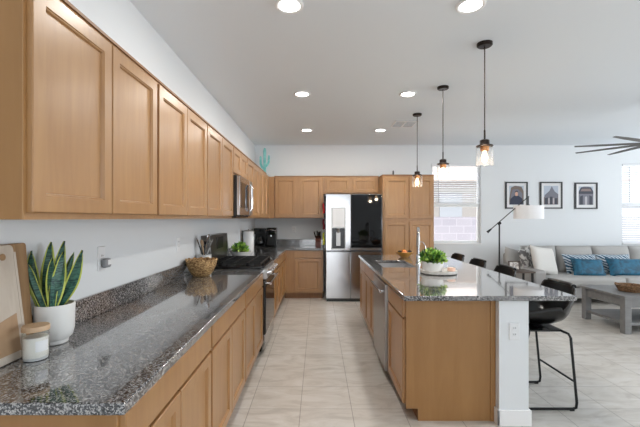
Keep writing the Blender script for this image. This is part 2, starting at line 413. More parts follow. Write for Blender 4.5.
# blinds
def blind(name, label, x0, x1, z0, z1, tilt):
    b = thing(name, label, 'window blind', ((x0+x1)/2, YB+.02, z0))
    MB().box(x0+.01, x1-.01, YB-.005, YB+.04, z1-.045, z1-.002).build('headrail', 'slat', b, bevel=.003)
    mb = MB(); z = z1-.075; hw = .022
    while z > z0+.03:
        dy, dz = hw*math.cos(tilt), hw*math.sin(tilt)
        c = YB+.019
        mb.add([(x0+.012, c-dy, z-dz), (x1-.012, c-dy, z-dz), (x1-.012, c+dy, z+dz), (x0+.012, c+dy, z+dz),
                (x0+.012, c-dy, z-dz+.003), (x1-.012, c-dy, z-dz+.003), (x1-.012, c+dy, z+dz+.003), (x0+.012, c+dy, z+dz+.003)],
               [(0,3,2,1),(4,5,6,7),(0,1,5,4),(1,2,6,5),(2,3,7,6),(3,0,4,7)])
        z -= .043
    mb.build('slats', 'slat', b, smooth=False)
    MB().box(x0+.012, x1-.012, YB+.0, YB+.038, z0, z0+.02).build('bottom_rail', 'slat', b, bevel=.003)
    for x in (x0+.12, x1-.12): MB().tube([(x, YB+.019, z0+.02), (x, YB+.019, z1-.04)], .0022, 6).build('cord', 'slat', b)
    MB().tube([(x0+.13, YB-.012, z1-.05), (x0+.13, YB-.014, z1-.75)], .005, 6).build('wand', 'greyplastic', b)
blind('window_blind', 'white horizontal blind raised over the upper half of the window beside the pantry', WIN[0][0], WIN[0][1], 1.70, WZ1-.002, .45)
blind('window_blind', 'white horizontal blind lowered fully at the window behind the sofa', WIN[1][0], WIN[1][1], WZ0+.006, WZ1-.002, .75)

# ------------------------------------------------------------------ cabinets
def panel(origin, u, wv, wd, h, t=.021, rail=.055, flat=False):
    """shaker front: origin lower corner on the case face, u width axis, wv outward axis"""
    o = Vector(origin); u = Vector(u); wv = Vector(wv); up = Vector((0, 0, 1)); mb = MB()
    loops = [(0, 0), (0, t-.003), (.003, t)]
    if not flat: loops += [(rail, t), (rail+.003, t-.004), (rail+.006, t-.005), (rail+.010, t-.013)]
    rings = []
    for i, d in loops:
        rings.append([o+u*i+up*i+wv*d, o+u*(wd-i)+up*i+wv*d, o+u*(wd-i)+up*(h-i)+wv*d, o+u*i+up*(h-i)+wv*d])
    if u.cross(up).dot(wv) < 0: rings = [r[::-1] for r in rings]
    return mb.loft(rings)
G = .007
def fronts(root, org, u, wv, wd, z0, z1, doors=2, drawer=False, drz=.72, edge=.012, zt=None):
    """doors (and a drawer front above) on a case face; org=(x,y) of the face's start"""
    u3 = Vector((u[0], u[1], 0)); w3 = Vector((wv[0], wv[1], 0)); o = Vector((org[0], org[1], 0))
    zt = z1 if zt is None else zt
    top = zt
    if drawer:
        panel(o+u3*edge+Vector((0, 0, drz)), u3, w3, wd-2*edge, zt-drz, flat=True).build('drawer', 'maple', root)
        top = drz-.015
    dw = (wd-2*edge-(doors-1)*G)/doors
    for k in range(doors):
        panel(o+u3*(edge+k*(dw+G))+Vector((0, 0, z0)), u3, w3, dw, top-z0).build('door', 'maple', root)
UX = -.90     # face of the left wall cabinets' cases
def wallcab_left(y0, y1, z0, z1, label, doors=2, end=False):
    r = thing('wall_cabinet', label, 'cabinet', (XL, (y0+y1)/2, z0), 'maple wall cabinets')
    mb = MB().box(XL+.001, UX, y0+.0005, y1-.0005, z0, z1); mb.build('body', 'maple' if not end else 'veneer', r, bevel=.0015)
    # face frame and cap strip
    mb = MB().box(UX, UX+.004, y0+.0005, y1-.0005, z0, z1); mb.build('face_frame', 'maple', r)
    fronts(r, (UX+.004, y0), (0, 1), (1, 0), y1-y0, z0+.022, z1-.022, doors)
    MB().box(UX-.005, UX+.012, y0+.0005, y1-.0005, z1, z1+.012).build('top_strip', 'gapwood', r)
    return r
ZB, ZT = 1.415, 2.18
wallcab_left(1.13, 2.04, ZB, ZT, 'nearest maple wall cabinet above the snake plant', end=True)
wallcab_left(2.04, 2.95, ZB, ZT, 'second maple wall cabinet from the camera over the left counter')
wallcab_left(2.95, 3.86, ZB, ZT, 'maple wall cabinet just before the microwave on the left wall')
wallcab_left(3.86, 4.62, 1.875, ZT, 'short maple cabinet directly above the microwave')
wallcab_left(4.62, 5.53, ZB, ZT, 'maple wall cabinet just beyond the microwave on the left wall')
wallcab_left(5.53, 6.44, ZB, ZT, 'farthest full maple cabinet on the left wall, next to the corner')
r = thing('wall_cabinet', 'corner maple wall cabinet filler beneath the teal cactus', 'cabinet', (-1.0, 6.8, ZB), 'maple wall cabinets')
MB().box(XL+.001, UX, 6.4405, YB-.001, ZB, ZT).build('body', 'maple', r)
MB().box(UX, -.802, 6.83, YB-.001, ZB, ZT).build('filler', 'maple', r)
def wallcab_back(x0, x1, z0, z1, yf, label, dd):
    r = thing('wall_cabinet', label, 'cabinet', ((x0+x1)/2, YB, z0), 'maple wall cabinets')
    MB().box(x0, x1, yf, YB-.001, z0, z1).build('body', 'maple', r, bevel=.002)
    for a, b in dd:
        panel((a, yf, z0+.02), (1, 0, 0), (0, -1, 0), b-a, z1-z0-.045).build('door', 'maple', r)
    MB().box(x0, x1, yf-.012, yf+.005, z1, z1+.012).build('top_strip', 'gapwood', r)
YU = 6.83
wallcab_back(-.80, .105, ZB, ZT, YU, 'maple two-door wall cabinet on the back wall, left of the refrigerator', [(-.785, -.405), (-.325, .07)])
wallcab_back(.107, 1.112, 1.865, ZT, YU, 'wide low maple cabinet directly over the refrigerator', [(.15, .585), (.64, 1.075)])
# pantry
r = thing('pantry_cabinet', 'tall maple pantry cabinet with four doors between refrigerator and window', 'cabinet', (1.56, 6.8, 0))
MB().box(1.116, 2.0, 6.42, YB-.001, .1, 2.155).build('body', 'maple', r, bevel=.002)
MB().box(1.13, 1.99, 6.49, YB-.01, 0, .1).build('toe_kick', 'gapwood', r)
for a, b in ((1.145, 1.553), (1.575, 1.985)):
    panel((a, 6.42, 1.415), (1, 0, 0), (0, -1, 0), b-a, .70).build('door', 'maple', r)
    panel((a, 6.42, .13), (1, 0, 0), (0, -1, 0), b-a, 1.225).build('door', 'maple', r)
MB().box(1.11, 2.006, 6.408, YB-.001, 2.155, 2.168).build('top_strip', 'gapwood', r)

# base cabinets, left run
BX = -.592
def base_left(y0, y1, label, end=False, doors=2):
    r = thing('base_cabinet', label, 'cabinet', (-.9, (y0+y1)/2, 0), 'maple base cabinets')
    MB().box(XL+.001, BX, y0+.0005, y1-.0005, .1, .853).build('body', 'veneer' if end else 'maple', r)
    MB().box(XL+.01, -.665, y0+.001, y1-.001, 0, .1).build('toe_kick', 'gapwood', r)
    MB().box(BX, BX+.004, y0+.0005, y1-.0005, .1, .853).build('face_frame', 'maple', r)
    fronts(r, (BX+.004, y0), (0, 1), (1, 0), y1-y0, .13, .842, doors, True)
base_left(1.09, 1.99, 'nearest maple base cabinet at the end of the left counter', end=True)
base_left(1.99, 2.92, 'middle maple base cabinet of the near left counter')
base_left(2.92, 3.855, 'maple base cabinet right before the stove')
base_left(4.625, 5.55, 'maple base cabinet just beyond the stove on the left')
base_left(5.55, 6.53, 'maple base cabinet in the far left corner beyond the stove')
r = thing('base_cabinet', 'maple base cabinet against the back wall beside the refrigerator', 'cabinet', (-.25, 6.8, 0), 'maple base cabinets')
MB().box(BX+.001, .09, 6.535, YB-.001, .1, .853).build('body', 'maple', r)
MB().box(BX+.001, .08, 6.6, YB-.01, 0, .1).build('toe_kick', 'gapwood', r)
panel((-.41, 6.535, .725), (1, 0, 0), (0, -1, 0), .465, .118, flat=True).build('drawer', 'maple', r)
panel((-.41, 6.535, .125), (1, 0, 0), (0, -1, 0), .465, .585).build('door', 'maple', r)

# countertops
r = thing('granite_countertop', 'long polished grey granite countertop along the left wall, before the stove', 'countertop', (-.88, 2.5, .855))
MB().box(XL+.001, -.553, 1.062, 3.857, .854, .89).build('slab', 'granite', r, bevel=.006, seg=3)
MB().box(XL+.001, XL+.021, 1.062, 3.857, .8905, 1.008).build('backsplash', 'granite', r, bevel=.003)
r = thing('granite_countertop', 'grey granite corner countertop beyond the stove reaching the refrigerator', 'countertop', (-.7, 6.5, .855))
MB().prism([(XL+.001, 4.623), (-.553, 4.623), (-.553, 6.49), (.105, 6.49), (.105, YB-.001), (XL+.001, YB-.001)], .854, .89).build('slab', 'granite', r, bevel=.006, seg=3)
MB().box(XL+.001, XL+.021, 4.623, YB-.022, .8905, 1.008).build('backsplash', 'granite', r, bevel=.003)
MB().box(XL+.001, .105, YB-.021, YB-.001, .8905, 1.008).build('backsplash', 'granite', r, bevel=.003)

# ------------------------------------------------------------------ island
ix0, ix1 = .617, 1.24
def isl(y0, y1, label, doors, end=False):
    r = thing('island_cabinet', label, 'cabinet', (.93, (y0+y1)/2, 0), 'maple island cabinets')
    if end:
        MB().prism([(y0, .1), (y0, .853), (y1, .853), (y1, .1)], ix0, ix1).xf(Matrix(((0, 0, 1, 0), (1, 0, 0, 0), (0, 1, 0, 0), (0, 0, 0, 1)))).build('body', 'maple', r)
        MB().prism([(.70, 0), (.70, .086), (ix0, .086), (ix0, .853), (ix1-.001, .853), (ix1-.001, 0)], y0-.012, y0).xf(Matrix(((1, 0, 0, 0), (0, 0, 1, 0), (0, 1, 0, 0), (0, 0, 0, 1)))).build('end_panel', 'veneer', r, merge=True)
        MB().box(1.205, 1.2395, y0-.018, y0-.012, 0, .853).build('edge_strip', 'veneer', r)
    else:
        # open-topped case so the sink can hang inside
        MB().box(ix0, ix0+.018, y0, y1, .1, .853).box(ix1-.018, ix1, y0, y1, .1, .853).box(ix0+.018, ix1-.018, y0, y0+.018, .1, .853).box(ix0+.018, ix1-.018, y1-.018, y1, .1, .853).box(ix0+.018, ix1-.018, y0+.018, y1-.018, .1, .118).build('body', 'maple', r)
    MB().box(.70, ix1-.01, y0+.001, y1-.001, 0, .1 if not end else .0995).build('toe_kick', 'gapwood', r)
    fronts(r, (ix0, y0), (0, 1), (-1, 0), y1-y0, .115, .842, doors, True)
isl(2.615, 3.195, 'nearest maple island cabinet with drawer over one door and wide end panel', 1, True)
isl(3.86, 4.72, 'maple island cabinet under the sink, beyond the dishwasher', 2)
isl(4.72, 5.29, 'farthest maple island cabinet facing the refrigerator', 1)
# dishwasher
r = thing('dishwasher', 'stainless steel dishwasher with bar handle built into the island', 'dishwasher', (.9, 3.53, 0))
MB().box(.63, 1.235, 3.2, 3.855, .1, .85).build('tub', 'black', r)
MB().box(.575, .628, 3.203, 3.852, .105, .845).build('door', 'steel2', r, bevel=.004)
MB().box(.68, 1.2, 3.21, 3.85, 0, .099).build('toe_kick', 'black', r)
h = MB().tube([(.545, 3.26, .775), (.545, 3.8, .775)], .011, 10).tube([(.545, 3.29, .775), (.578, 3.29, .775)], .008).tube([(.545, 3.77, .775), (.578, 3.77, .775)], .008)
h.build('handle', 'chrome', r)
# island top with sink cut-out
def slab_hole(x0, x1, y0, y1, z0, z1, hx0, hx1, hy0, hy1):
    O = [(x0, y0), (x1, y0), (x1, y1), (x0, y1)]; H = [(hx0, hy0), (hx1, hy0), (hx1, hy1), (hx0, hy1)]
    vs = [(x, y, z) for z in (z0, z1) for L in (O, H) for x, y in L]; fs = []
    for i in range(4):
        j = (i+1) % 4
        fs += [(j, i, 4+i, 4+j), (8+i, 8+j, 12+j, 12+i), (i, j, 8+j, 8+i), (4+j, 4+i, 12+i, 12+j)]
    return MB().add(vs, fs)
SX0, SX1, SY0, SY1 = .705, 1.075, 4.0, 4.66
tag(slab_hole(.585, 1.76, 2.525, 5.37, .855, .89, SX0, SX1, SY0, SY1).build('island_countertop', 'granite', bevel=.006, seg=3),
    'polished grey granite island countertop with a sink cut-out and seating overhang', 'countertop')
r = thing('sink', 'stainless undermount kitchen sink set into the island', 'sink', (.89, 4.33, .65))
t = .004; a0, a1, b0, b1 = SX0-.006, SX1+.006, SY0-.006, SY1+.006
MB().box(a0-t, a0, b0-t, b1+t, .66, .854).box(a1, a1+t, b0-t, b1+t, .66, .854).box(a0, a1, b0-t, b0, .66, .854).box(a0, a1, b1, b1+t, .66, .854).box(a0-t, a1+t, b0-t, b1+t, .656, .66).box(a0, a1, 4.32, 4.335, .66, .80).build('basin', mat('satin_sink_steel', (205, 205, 207), .42, .85), r)
for y in (4.16, 4.5): MB().lathe([(.03, 0), (.04, .003), (.02, .004)], (.89, y, .6603), 16).build('drain', 'chrome', r)
# faucet
r = thing('kitchen_faucet', 'tall chrome pull-down faucet standing behind the sink', 'faucet', (1.135, 4.22, .8905))
MB().lathe([(.03, 0), (.03, .006), (.024, .012), (.022, .1), (.018, .12)], (1.135, 4.22, .8905), 20).build('base', 'chrome', r)
pts = [(1.135, 4.22, 1.0)]+[(1.135, 4.22, 1.24)]
dx, dy, R_ = -.03, -.12, .06
for k in range(1, 10):
    a = PI*k/9; q = (1-math.cos(a))/2; pts.append((1.135+dx*q, 4.22+dy*q, 1.24+.066*math.sin(a)))
MB().tube(pts, .016, 14).build('neck', 'steel', r)
MB().tube([(1.105, 4.10, 1.24), (1.105, 4.10, 1.20), (1.105, 4.10, 1.12)], [.0145, .019, .02], 14).build('spray_head', 'steel2', r)
MB().tube([(1.155, 4.22, .97), (1.19, 4.215, .985), (1.235, 4.21, 1.01)], [.008, .007, .006], 8).build('lever', 'chrome', r)
r = thing('drinking_water_tap', 'slim curved filtered-water tap to the right of the tall faucet', 'faucet', (1.245, 4.3, .8905))
MB().lathe([(.016, 0), (.016, .02), (.007, .03)], (1.245, 4.3, .8905), 14).build('base', 'chrome', r)
pts = [(1.245, 4.3, .91), (1.245, 4.3, 1.06)]+[(1.245-.055*(1-math.cos(PI*k/8)), 4.3, 1.06+.085*math.sin(PI*k/8)) for k in range(1, 8)]
MB().tube(pts, .0048, 8).build('spout', 'chrome', r)

# ------------------------------------------------------------------ outlets
def outlet(label, p, u, wv, wd=.072, h=.118, switch=False):
    r = thing('wall_outlet', label, 'outlet', p)
    P = Vector(p); u = Vector(u); wv = Vector(wv)
    panel(P-u*wd/2, u, wv, wd, h, t=.006, flat=True).build('plate', 'white', r)
    for z in (.022, .066):
        o = panel(P-u*.017+Vector((0, 0, z))+wv*.0062, u, wv, .034, .03, t=.002, flat=True).build('socket', 'white', r)
        for q in (-.007, .005): panel(P+u*q+Vector((0, 0, z+.012))+wv*.0083, u, wv, .0028, .011, t=.0006, flat=True).build('slot', 'black', o)
    return r
outlet('white wall outlet with a grey plug-in gadget, above the left counter', (XL, 2.09, 1.125), (0, 1, 0), (1, 0, 0), h=.135)
r = thing('plug_in_device', 'small grey plug-in gadget seated in the outlet near the snake plant', 'plug', (XL+.009, 2.10, 1.135))
MB().box(XL+.0092, XL+.04, 2.072, 2.132, 1.14, 1.192).build('housing', 'greyplastic', r, bevel=.012, seg=3)
MB().box(XL+.0402, XL+.042, 2.09, 2.12, 1.157, 1.185).build('face_plate', 'white', r, bevel=.001)
outlet('white wall outlet above the counter behind the basket', (XL, 3.24, 1.13), (0, 1, 0), (1, 0, 0))
outlet('white wall outlet on the back wall under the two-door cabinet', (-.465, YB, 1.14), (1, 0, 0), (0, -1, 0))
outlet('white wall outlet on the end of the island low wall', (1.345, 2.552, .585), (1, 0, 0), (0, -1, 0))

# ------------------------------------------------------------------ microwave
r = thing('microwave', 'stainless over-the-range microwave hung under the short cabinet', 'microwave', (-1.0, 4.24, 1.44))
MB().box(XL+.002, -.845, 3.863, 4.617, 1.44, 1.868).build('body', 'black', r, bevel=.003)
MB().box(-.845, -.812, 3.866, 4.41, 1.448, 1.862).build('door', 'steel', r, bevel=.004)
MB().box(-.812, -.8095, 3.925, 4.33, 1.53, 1.80).build('door_window', 'blackglass', r)
MB().box(-.845, -.812, 4.414, 4.614, 1.448, 1.862).build('control_panel', 'steel2', r, bevel=.004)
MB().tube([(-.80, 4.375, 1.50), (-.775, 4.375, 1.53), (-.775, 4.375, 1.78), (-.80, 4.375, 1.81)], .011, 10).build('handle', 'chrome', r)
MB().box(XL+.05, -.86, 3.9, 4.58, 1.425, 1.44).build('vent', 'black', r)

# ------------------------------------------------------------------ range
r = thing('gas_range', 'stainless gas range with black cast iron grates in the left counter', 'stove', (-.88, 4.24, 0))
y0, y1 = 3.862, 4.618
MB().box(XL+.03, -.59, y0, y1, .03, .895).build('body', 'black', r, bevel=.003)
MB().box(XL+.03, -.56, y0+.0, y1, .8955, .912).build('cooktop', mat('dark_steel_cooktop', (74, 74, 76), .22, 1), r, bevel=.005)
MB().box(-.59, -.545, y0+.004, y1-.004, .215, .775).build('oven_door', 'black', r, bevel=.005)
MB().box(-.545, -.5425, y0+.008, y1-.008, .225, .70).build('oven_window', 'blackglass', r)
MB().tube([(-.545, y0+.06, .735), (-.50, y0+.06, .735)], .009).tube([(-.545, y1-.06, .735), (-.50, y1-.06, .735)], .009).tube([(-.497, y0+.03, .735), (-.497, y1-.03, .735)], .013, 12).build('oven_handle', 'chrome', r)
MB().box(-.59, -.55, y0+.004, y1-.004, .05, .205).build('drawer', 'steel', r, bevel=.005)
pn = MB(); pn.prism([(-.60, .785), (-.545, .785), (-.52, .80), (-.55, .893), (-.60, .893)], y0+.002, y1-.002)
pn.xf(Matrix(((1, 0, 0, 0), (0, 0, 1, 0), (0, 1, 0, 0), (0, 0, 0, 1)))).build('front_panel', 'steel2', r, merge=True)
for k in range(5):
    y = y0+.09+k*.144
    MB().tube([(-.535, y, .845), (-.515, y, .851), (-.49, y, .858)], [.027, .024, .022], 14).build('knob', 'chrome', r)
for bxx, byy in ((-1.03, 4.02), (-.73, 4.02), (-1.03, 4.46), (-.73, 4.46), (-.88, 4.24)):
    MB().lathe([(.05, 0), (.05, .012), (.036, .02), (.001, .02)], (bxx, byy, .912), 16).build('burner', 'iron', r)
for k in range(3):
    ya = y0+.015+k*.243; yb = ya+.238; g = MB(); zz = .946; q = .006
    for x in (-1.16, -1.02, -.88, -.74, -.60): g.box(x-q, x+q, ya, yb, zz-.008, zz+.006)
    for y in (ya+q, (ya+yb)/2, yb-q): g.box(-1.16, -.60, y-q, y+q, zz-.008, zz+.006)
    for x in (-1.155, -.605):
        for y in (ya+q, yb-q): g.box(x-.008, x+.008, y-.008, y+.008, .9125, zz)
    g.build('grate', 'iron', r)
cs = MB().prism([(XL+.002, .896), (-1.13, .896), (-1.13, .95), (-1.115, 1.06), (-1.125, 1.235), (XL+.002, 1.235)], y0+.004, y1-.004)
cs.xf(Matrix(((1, 0, 0, 0), (0, 0, 1, 0), (0, 1, 0, 0), (0, 0, 0, 1)))).build('control_console', mat('dark_console_steel', (118, 114, 110), .3, 1), r, merge=True, bevel=.006)
MB().box(-1.124, -1.113, 4.11, 4.37, 1.08, 1.205).build('display', 'blackmetal', r)

# ------------------------------------------------------------------ refrigerator
r = thing('refrigerator', 'large stainless four-door refrigerator with black glass upper right door and dispenser', 'refrigerator', (.61, 6.7, 0))
fx0, fx1, fy = .135, 1.085, 6.29
xm = .553
MB().box(fx0, fx1, 6.36, 7.14, .02, 1.80).build('case', 'greyplastic', r, bevel=.004)
MB().box(fx0+.01, fx1-.01, 6.34, 6.36, .0, .055).build('kick_grille', 'black', r)
# upper left door with dispenser: built around the recess
ul = MB(); dx0, dx1, dz0, dz1 = .225, .465, .885, 1.25
ul.box(fx0+.002, dx0, fy, 6.355, .872, 1.82).box(dx1, xm-.003, fy, 6.355, .872, 1.82).box(dx0, dx1, fy, 6.355, dz1, 1.82).box(dx0, dx1, fy, 6.355, .872, dz0).box(dx0, dx1, 6.34, 6.355, dz0, dz1)
d = ul.build('upper_left_door', 'steel', r, smooth=False)
dd = MB().box(dx0-.006, dx0+.012, fy-.006, 6.335, dz0, 1.60).box(dx1-.012, dx1+.006, fy-.006, 6.335, dz0, 1.60).box(dx0+.012, dx1-.012, fy-.006, fy, dz1, 1.60).box(dx0+.012, dx1-.012, fy-.02, 6.335, dz0, dz0+.02)
dd.build('dispenser_frame', 'steel2', d)
MB().box(dx0+.03, dx1-.02, fy-.009, fy-.006, 1.27, 1.58).build('dispenser_panel', 'white', d)
MB().box(dx0+.012, dx1-.012, 6.33, 6.339, dz0+.02, dz1).build('recess_back', 'black', d)
MB().box(.31, .38, 6.30, 6.33, .95, 1.18).tube([(.345, 6.305, 1.25), (.345, 6.305, 1.17)], [.035, .022], 14).build('spout', 'steel2', d)
ur = MB().box(xm+.003, fx1-.002, fy, 6.355, .872, 1.82).build('upper_right_door', 'steel', r, bevel=.003)
MB().box(xm+.006, fx1-.006, fy-.004, fy, .915, 1.815).build('glass_panel', 'blackglass', ur)
MB().box(fx0+.002, xm-.003, fy, 6.355, .06, .838).build('lower_left_door', 'steel', r, bevel=.004)
MB().box(xm+.003, fx1-.002, fy, 6.355, .06, .838).build('lower_right_door', 'steel', r, bevel=.004)
MB().box(fx0+.004, fx1-.004, 6.325, 6.356, .838, .872).build('pocket_handle', 'black', r)
MB().box(fx0+.002, xm-.003, fy-.012, 6.32, .838, .85).box(xm+.003, fx1-.002, fy-.012, 6.32, .838, .85).build('handle_lip', 'steel', r)
for x in (.2, 1.02): MB().box(x-.04, x+.04, 6.33, 6.45, 1.805, 1.83).build('hinge_cover', 'greyplastic', r, bevel=.004)

# cloths on hooks at the refrigerator's side
def cloth(name, label, cat, m, y, z0, z1, wd, x=.128):
    mb = MB(); n = 8; rings = []
    for k in range(n+1):
        v = k/n; z = z0+(z1-z0)*v; ww = wd*(1-.45*v)*.5; ring = []
        for i in range(8):
            a = 2*PI*i/8
            ring.append((x-.03+(.022*math.cos(a))*(1-.3*v)+.006*math.sin(6*v), y+ww*math.sin(a)*(1+.15*math.sin(9*v)), z))
        rings.append(ring)
    return tag(mb.loft(rings).build(name, m), label, cat)
r = thing('magnetic_hook_rack', 'black magnetic hook rack on the left side of the refrigerator', 'hook rack', (.128, 6.42, 1.5))
MB().box(.115, .1345, 6.36, 6.50, 1.70, 1.80).build('plate', 'black', r, bevel=.003)
MB().box(.122, .1345, 6.38, 6.40, .98, 1.70).build('strap', 'black', r)
for z in (1.68, 1.45, 1.28, 1.10): MB().tube([(.122, 6.39, z), (.098, 6.39, z-.01), (.092, 6.39, z+.012)], .004, 6).build('hook', 'black', r)
cloth('oven_mitt', 'bright red oven mitt hanging highest on the refrigerator side', 'oven mitt', 'red', 6.39, 1.50, 1.67, .12)
cloth('pot_holder', 'maroon pot holder hanging on the refrigerator side below the red mitt', 'pot holder', 'maroon', 6.39, 1.22, 1.40, .13)
cloth('dish_cloth', 'lime yellow dish cloth hanging lowest on the refrigerator side', 'cloth', 'lime', 6.39, .96, 1.17, .08)

# ------------------------------------------------------------------ items on the left counter
CT = .8905
# cutting boards leaning on the wall
def board(name, label, y0, y1, h, xb, xt, th, m, inlay=None, round_=.02):
    pts = []; n = 5
    for cx, cy, a0 in ((y1-round_, h-round_, 0), (y0+round_, h-round_, PI/2), (y0+round_*.3, round_*.3, PI), (y1-round_*.3, round_*.3, 1.5*PI)):
        rr = round_ if cy > h/2 else round_*.3
        for k in range(n): a = a0+PI/2*k/(n-1); pts.append((cx+rr*math.cos(a), cy+rr*math.sin(a)))
    lean = math.atan2(xb-xt, h)
    mb = MB().prism(pts, 0, th)
    A = Matrix.Translation((xb, 0, CT)) @ Matrix.Rotation(-lean, 4, 'Y') @ Matrix(((0, 0, 1, 0), (1, 0, 0, 0), (0, 1, 0, 0), (0, 0, 0, 1)))
    r = thing(name, label, 'cutting board', (xb, (y0+y1)/2, CT))
    mb.xf(A).build('board', m, r, merge=True, bevel=.003)
    return r, A
r, A = board('cutting_board', 'pale wooden cutting board with a hole, front of the two leaning at left edge', 1.02, 1.43, .43, -1.137, -1.192, .019, 'bark')
MB().prism([(1.14, .03), (1.405, .03), (1.405, .17), (1.14, .11)], .0192, .0204).xf(A).build('inlay', 'endgrain', r, merge=True)
MB().tube([(1.375, .385, .018), (1.375, .385, .021)], .013, 16).xf(A).build('hanging_hole', 'walnut', r)
MB().prism([(1.425, .05), (1.436, .05), (1.436, .40), (1.425, .40)], -.001, .02).xf(A).build('edge_band', 'bark', r, merge=True)
board('cutting_board', 'darker brown cutting board leaning behind the pale one', 1.08, 1.515, .43, -1.166, -1.203, .014, 'walnut', round_=.012)
# candle jar
c = (-1.062, 1.40, CT)
r = thing('candle_jar', 'white candle in a clear jar with wooden lid beside the snake plant pot', 'candle', c)
MB().lathe([(.039, 0), (.0425, .004), (.043, .108), (.041, .108), (.0403, .012), (.001, .012)], c, 28).build('jar', 'jarglass', r)
MB().lathe([(.001, .0125), (.0398, .0125), (.0398, .085), (.001, .085)], c, 28).build('wax', 'wax', r)
MB().lathe([(.001, .1085), (.0445, .1085), (.0445, .124), (.043, .127), (.001, .127)], c, 28).build('lid', 'lid', r)
MB().lathe([(.001, .002), (.038, .002), (.0392, .0117), (.001, .0117)], c, 24).build('jar_base', 'frost', r)
lb = [(c[0]+.0437*math.cos(a), c[1]+.0437*math.sin(a)) for a in [-.95+.1*k for k in range(11)]]
MB().add([(x, y, CT+z) for z in (.035, .075) for x, y in lb], [(k, k+1, 12+k, 11+k) for k in range(10)]).build('paper_label', 'white', r)
# snake plant
c = (-1.118, 1.58, CT)
r = thing('snake_plant', 'snake plant with yellow-edged leaves in a round white pot on the left counter', 'potted plant', c)
MB().lathe([(.044, 0), (.049, .004), (.051, .018), (.064, .03), (.072, .06), (.0745, .165), (.070, .168), (.068, .15), (.001, .148)], c, 36).build('pot', 'ceramic', r)
MB().lathe([(.001, .1485), (.0675, .1485), (.05, .156), (.001, .158)], c, 24).build('soil', 'soil', r)
def blade(base, tip, wd, bend, face):
    base = Vector(base); tip = Vector(tip); n = 12
    side = Vector(face).cross(tip-base).normalized() if True else None
    out = Vector(face).normalized(); g = MB(); e = MB()
    prev = None; rows = []
    for k in range(n+1):
        v = k/n; p = base.lerp(tip, v)+Vector(bend)*math.sin(PI*v)
        wv = wd*(.55+.45*math.sin(PI*min(1, v*1.35)*.62))*(1-v**4)**.8+.0008
        tw = .5*math.sin(v*3+wd*90); s2 = (side*math.cos(tw)+out*math.sin(tw)).normalized(); o2 = s2.cross(tip-base).normalized()
        rows.append([p-s2*wv/2, p-s2*wv*.36+o2*.004, p+o2*.008*-1, p+s2*wv*.36+o2*.004, p+s2*wv/2])
    for k in range(n):
        for i in range(4):
            g.mi = 1 if i in (0, 3) else 0
            g.add([rows[k][i], rows[k][i+1], rows[k+1][i+1], rows[k+1][i]], [(0, 1, 2, 3)])
    return g
def pxp(px, py, y): return ((px-318)*y/372, y, CAMZ-(py-218)*y/372)   # measured sightings used once to place leaf tips
LV = [((48, 312), (31, 251), .038, 1.60, (-.012, 0, 0)), ((50, 312), (27, 263), .030, 1.57, (-.01, 0, .01)),
      ((53, 312), (51, 242), .042, 1.66, (0, 0, 0)), ((58, 312), (64, 241), .042, 1.64, (0, 0, 0)),
      ((58, 312), (63, 252), .046, 1.58, (.006, 0, 0)), ((55, 312), (52, 258), .036, 1.56, (.0, 0, 0)),
      ((64, 312), (82, 250), .040, 1.62, (.012, 0, -.01)), ((62, 312), (74, 252), .028, 1.67, (.004, 0, 0))]
for (b, tp, wd, yy, bend) in LV:
    B = pxp(b[0], b[1], yy); Tp = pxp(tp[0], tp[1], yy-.03+random.uniform(-.02, .02))
    B = (B[0], min(max(B[1]-.04, 1.54), 1.61), CT+.145)
    g = blade(B, Tp, wd*1.3, bend, (.75, -1, .1)).build('leaf', ['snake', 'snakeedge'], r, merge=True)
    md = g.modifiers.new('thick', 'SOLIDIFY'); md.thickness = .0025
# basket
c = (-1.065, 3.40, CT)
r = thing('woven_basket', 'round wicker basket on the left counter in front of the stove', 'basket', c)
prof = [(.001, 0)]+[(.07+.066*math.sin((k/16)*PI/2)**.9, .146*k/16) for k in range(17)]+[(.138, .150), (.130, .147)]+[(.062+.066*math.sin((k/8)*PI/2)**.9, .008+.136*k/8) for k in range(8, -1, -1)]+[(.001, .008)]
MB().lathe(prof, c, 48, fn=lambda a, z, k: 1+.022*math.sin(a*12+(PI if k % 2 else 0))).build('body', 'wicker', r, angle=1.2)
rim = [(c[0]+.136*math.cos(2*PI*k/40), c[1]+.136*math.sin(2*PI*k/40), CT+.149+.007*math.sin(k*2.2)) for k in range(41)]
MB().tube(rim, .0065, 8).build('rim', 'wicker', r)
# crock with utensils
c = (-1.13, 3.70, CT)
r = thing('utensil_crock', 'white ceramic utensil crock behind the wicker basket', 'crock', c)
MB().lathe([(.055, 0), (.066, .006), (.068, .16), (.070, .166), (.064, .166), (.060, .012), (.001, .012)], c, 28).build('body', 'ceramic', r)
def utensil(name, label, ang, lean, L, head, m):
    bz = .014; b = Vector((c[0]-.03*math.cos(ang), c[1]-.03*math.sin(ang), CT+bz+.004))
    d = Vector((math.cos(ang)*math.sin(lean), math.sin(ang)*math.sin(lean), math.cos(lean)))
    t = b+d*L; r = thing(name, label, 'kitchen utensil', tuple(b), 'utensils in the white crock')
    MB().tube([b, b+d*(L*.5), t], [.005, .006, .007], 8).build('handle', m, r)
    mb = MB(); mb.ball((0, 0, 0), head[0], .006, head[1], 12, 8)
    q = Vector((0, 0, 1)).rotation_difference(d).to_matrix().to_4x4()
    mb.xf(Matrix.Translation(t+d*head[1]*.85) @ q @ Matrix.Rotation(ang+PI/2, 4, 'Z')).build('head', m, r)
utensil('spatula', 'dark spatula leaning to the left out of the white crock', PI+.3, .32, .25, (.026, .045), 'black')
utensil('wooden_spoon', 'wooden spoon leaning left in the white crock', PI+1.0, .22, .24, (.026, .036), 'lid')
utensil('ladle', 'black ladle in the middle of the white crock', 2.2, .1, .22, (.03, .034), 'black')
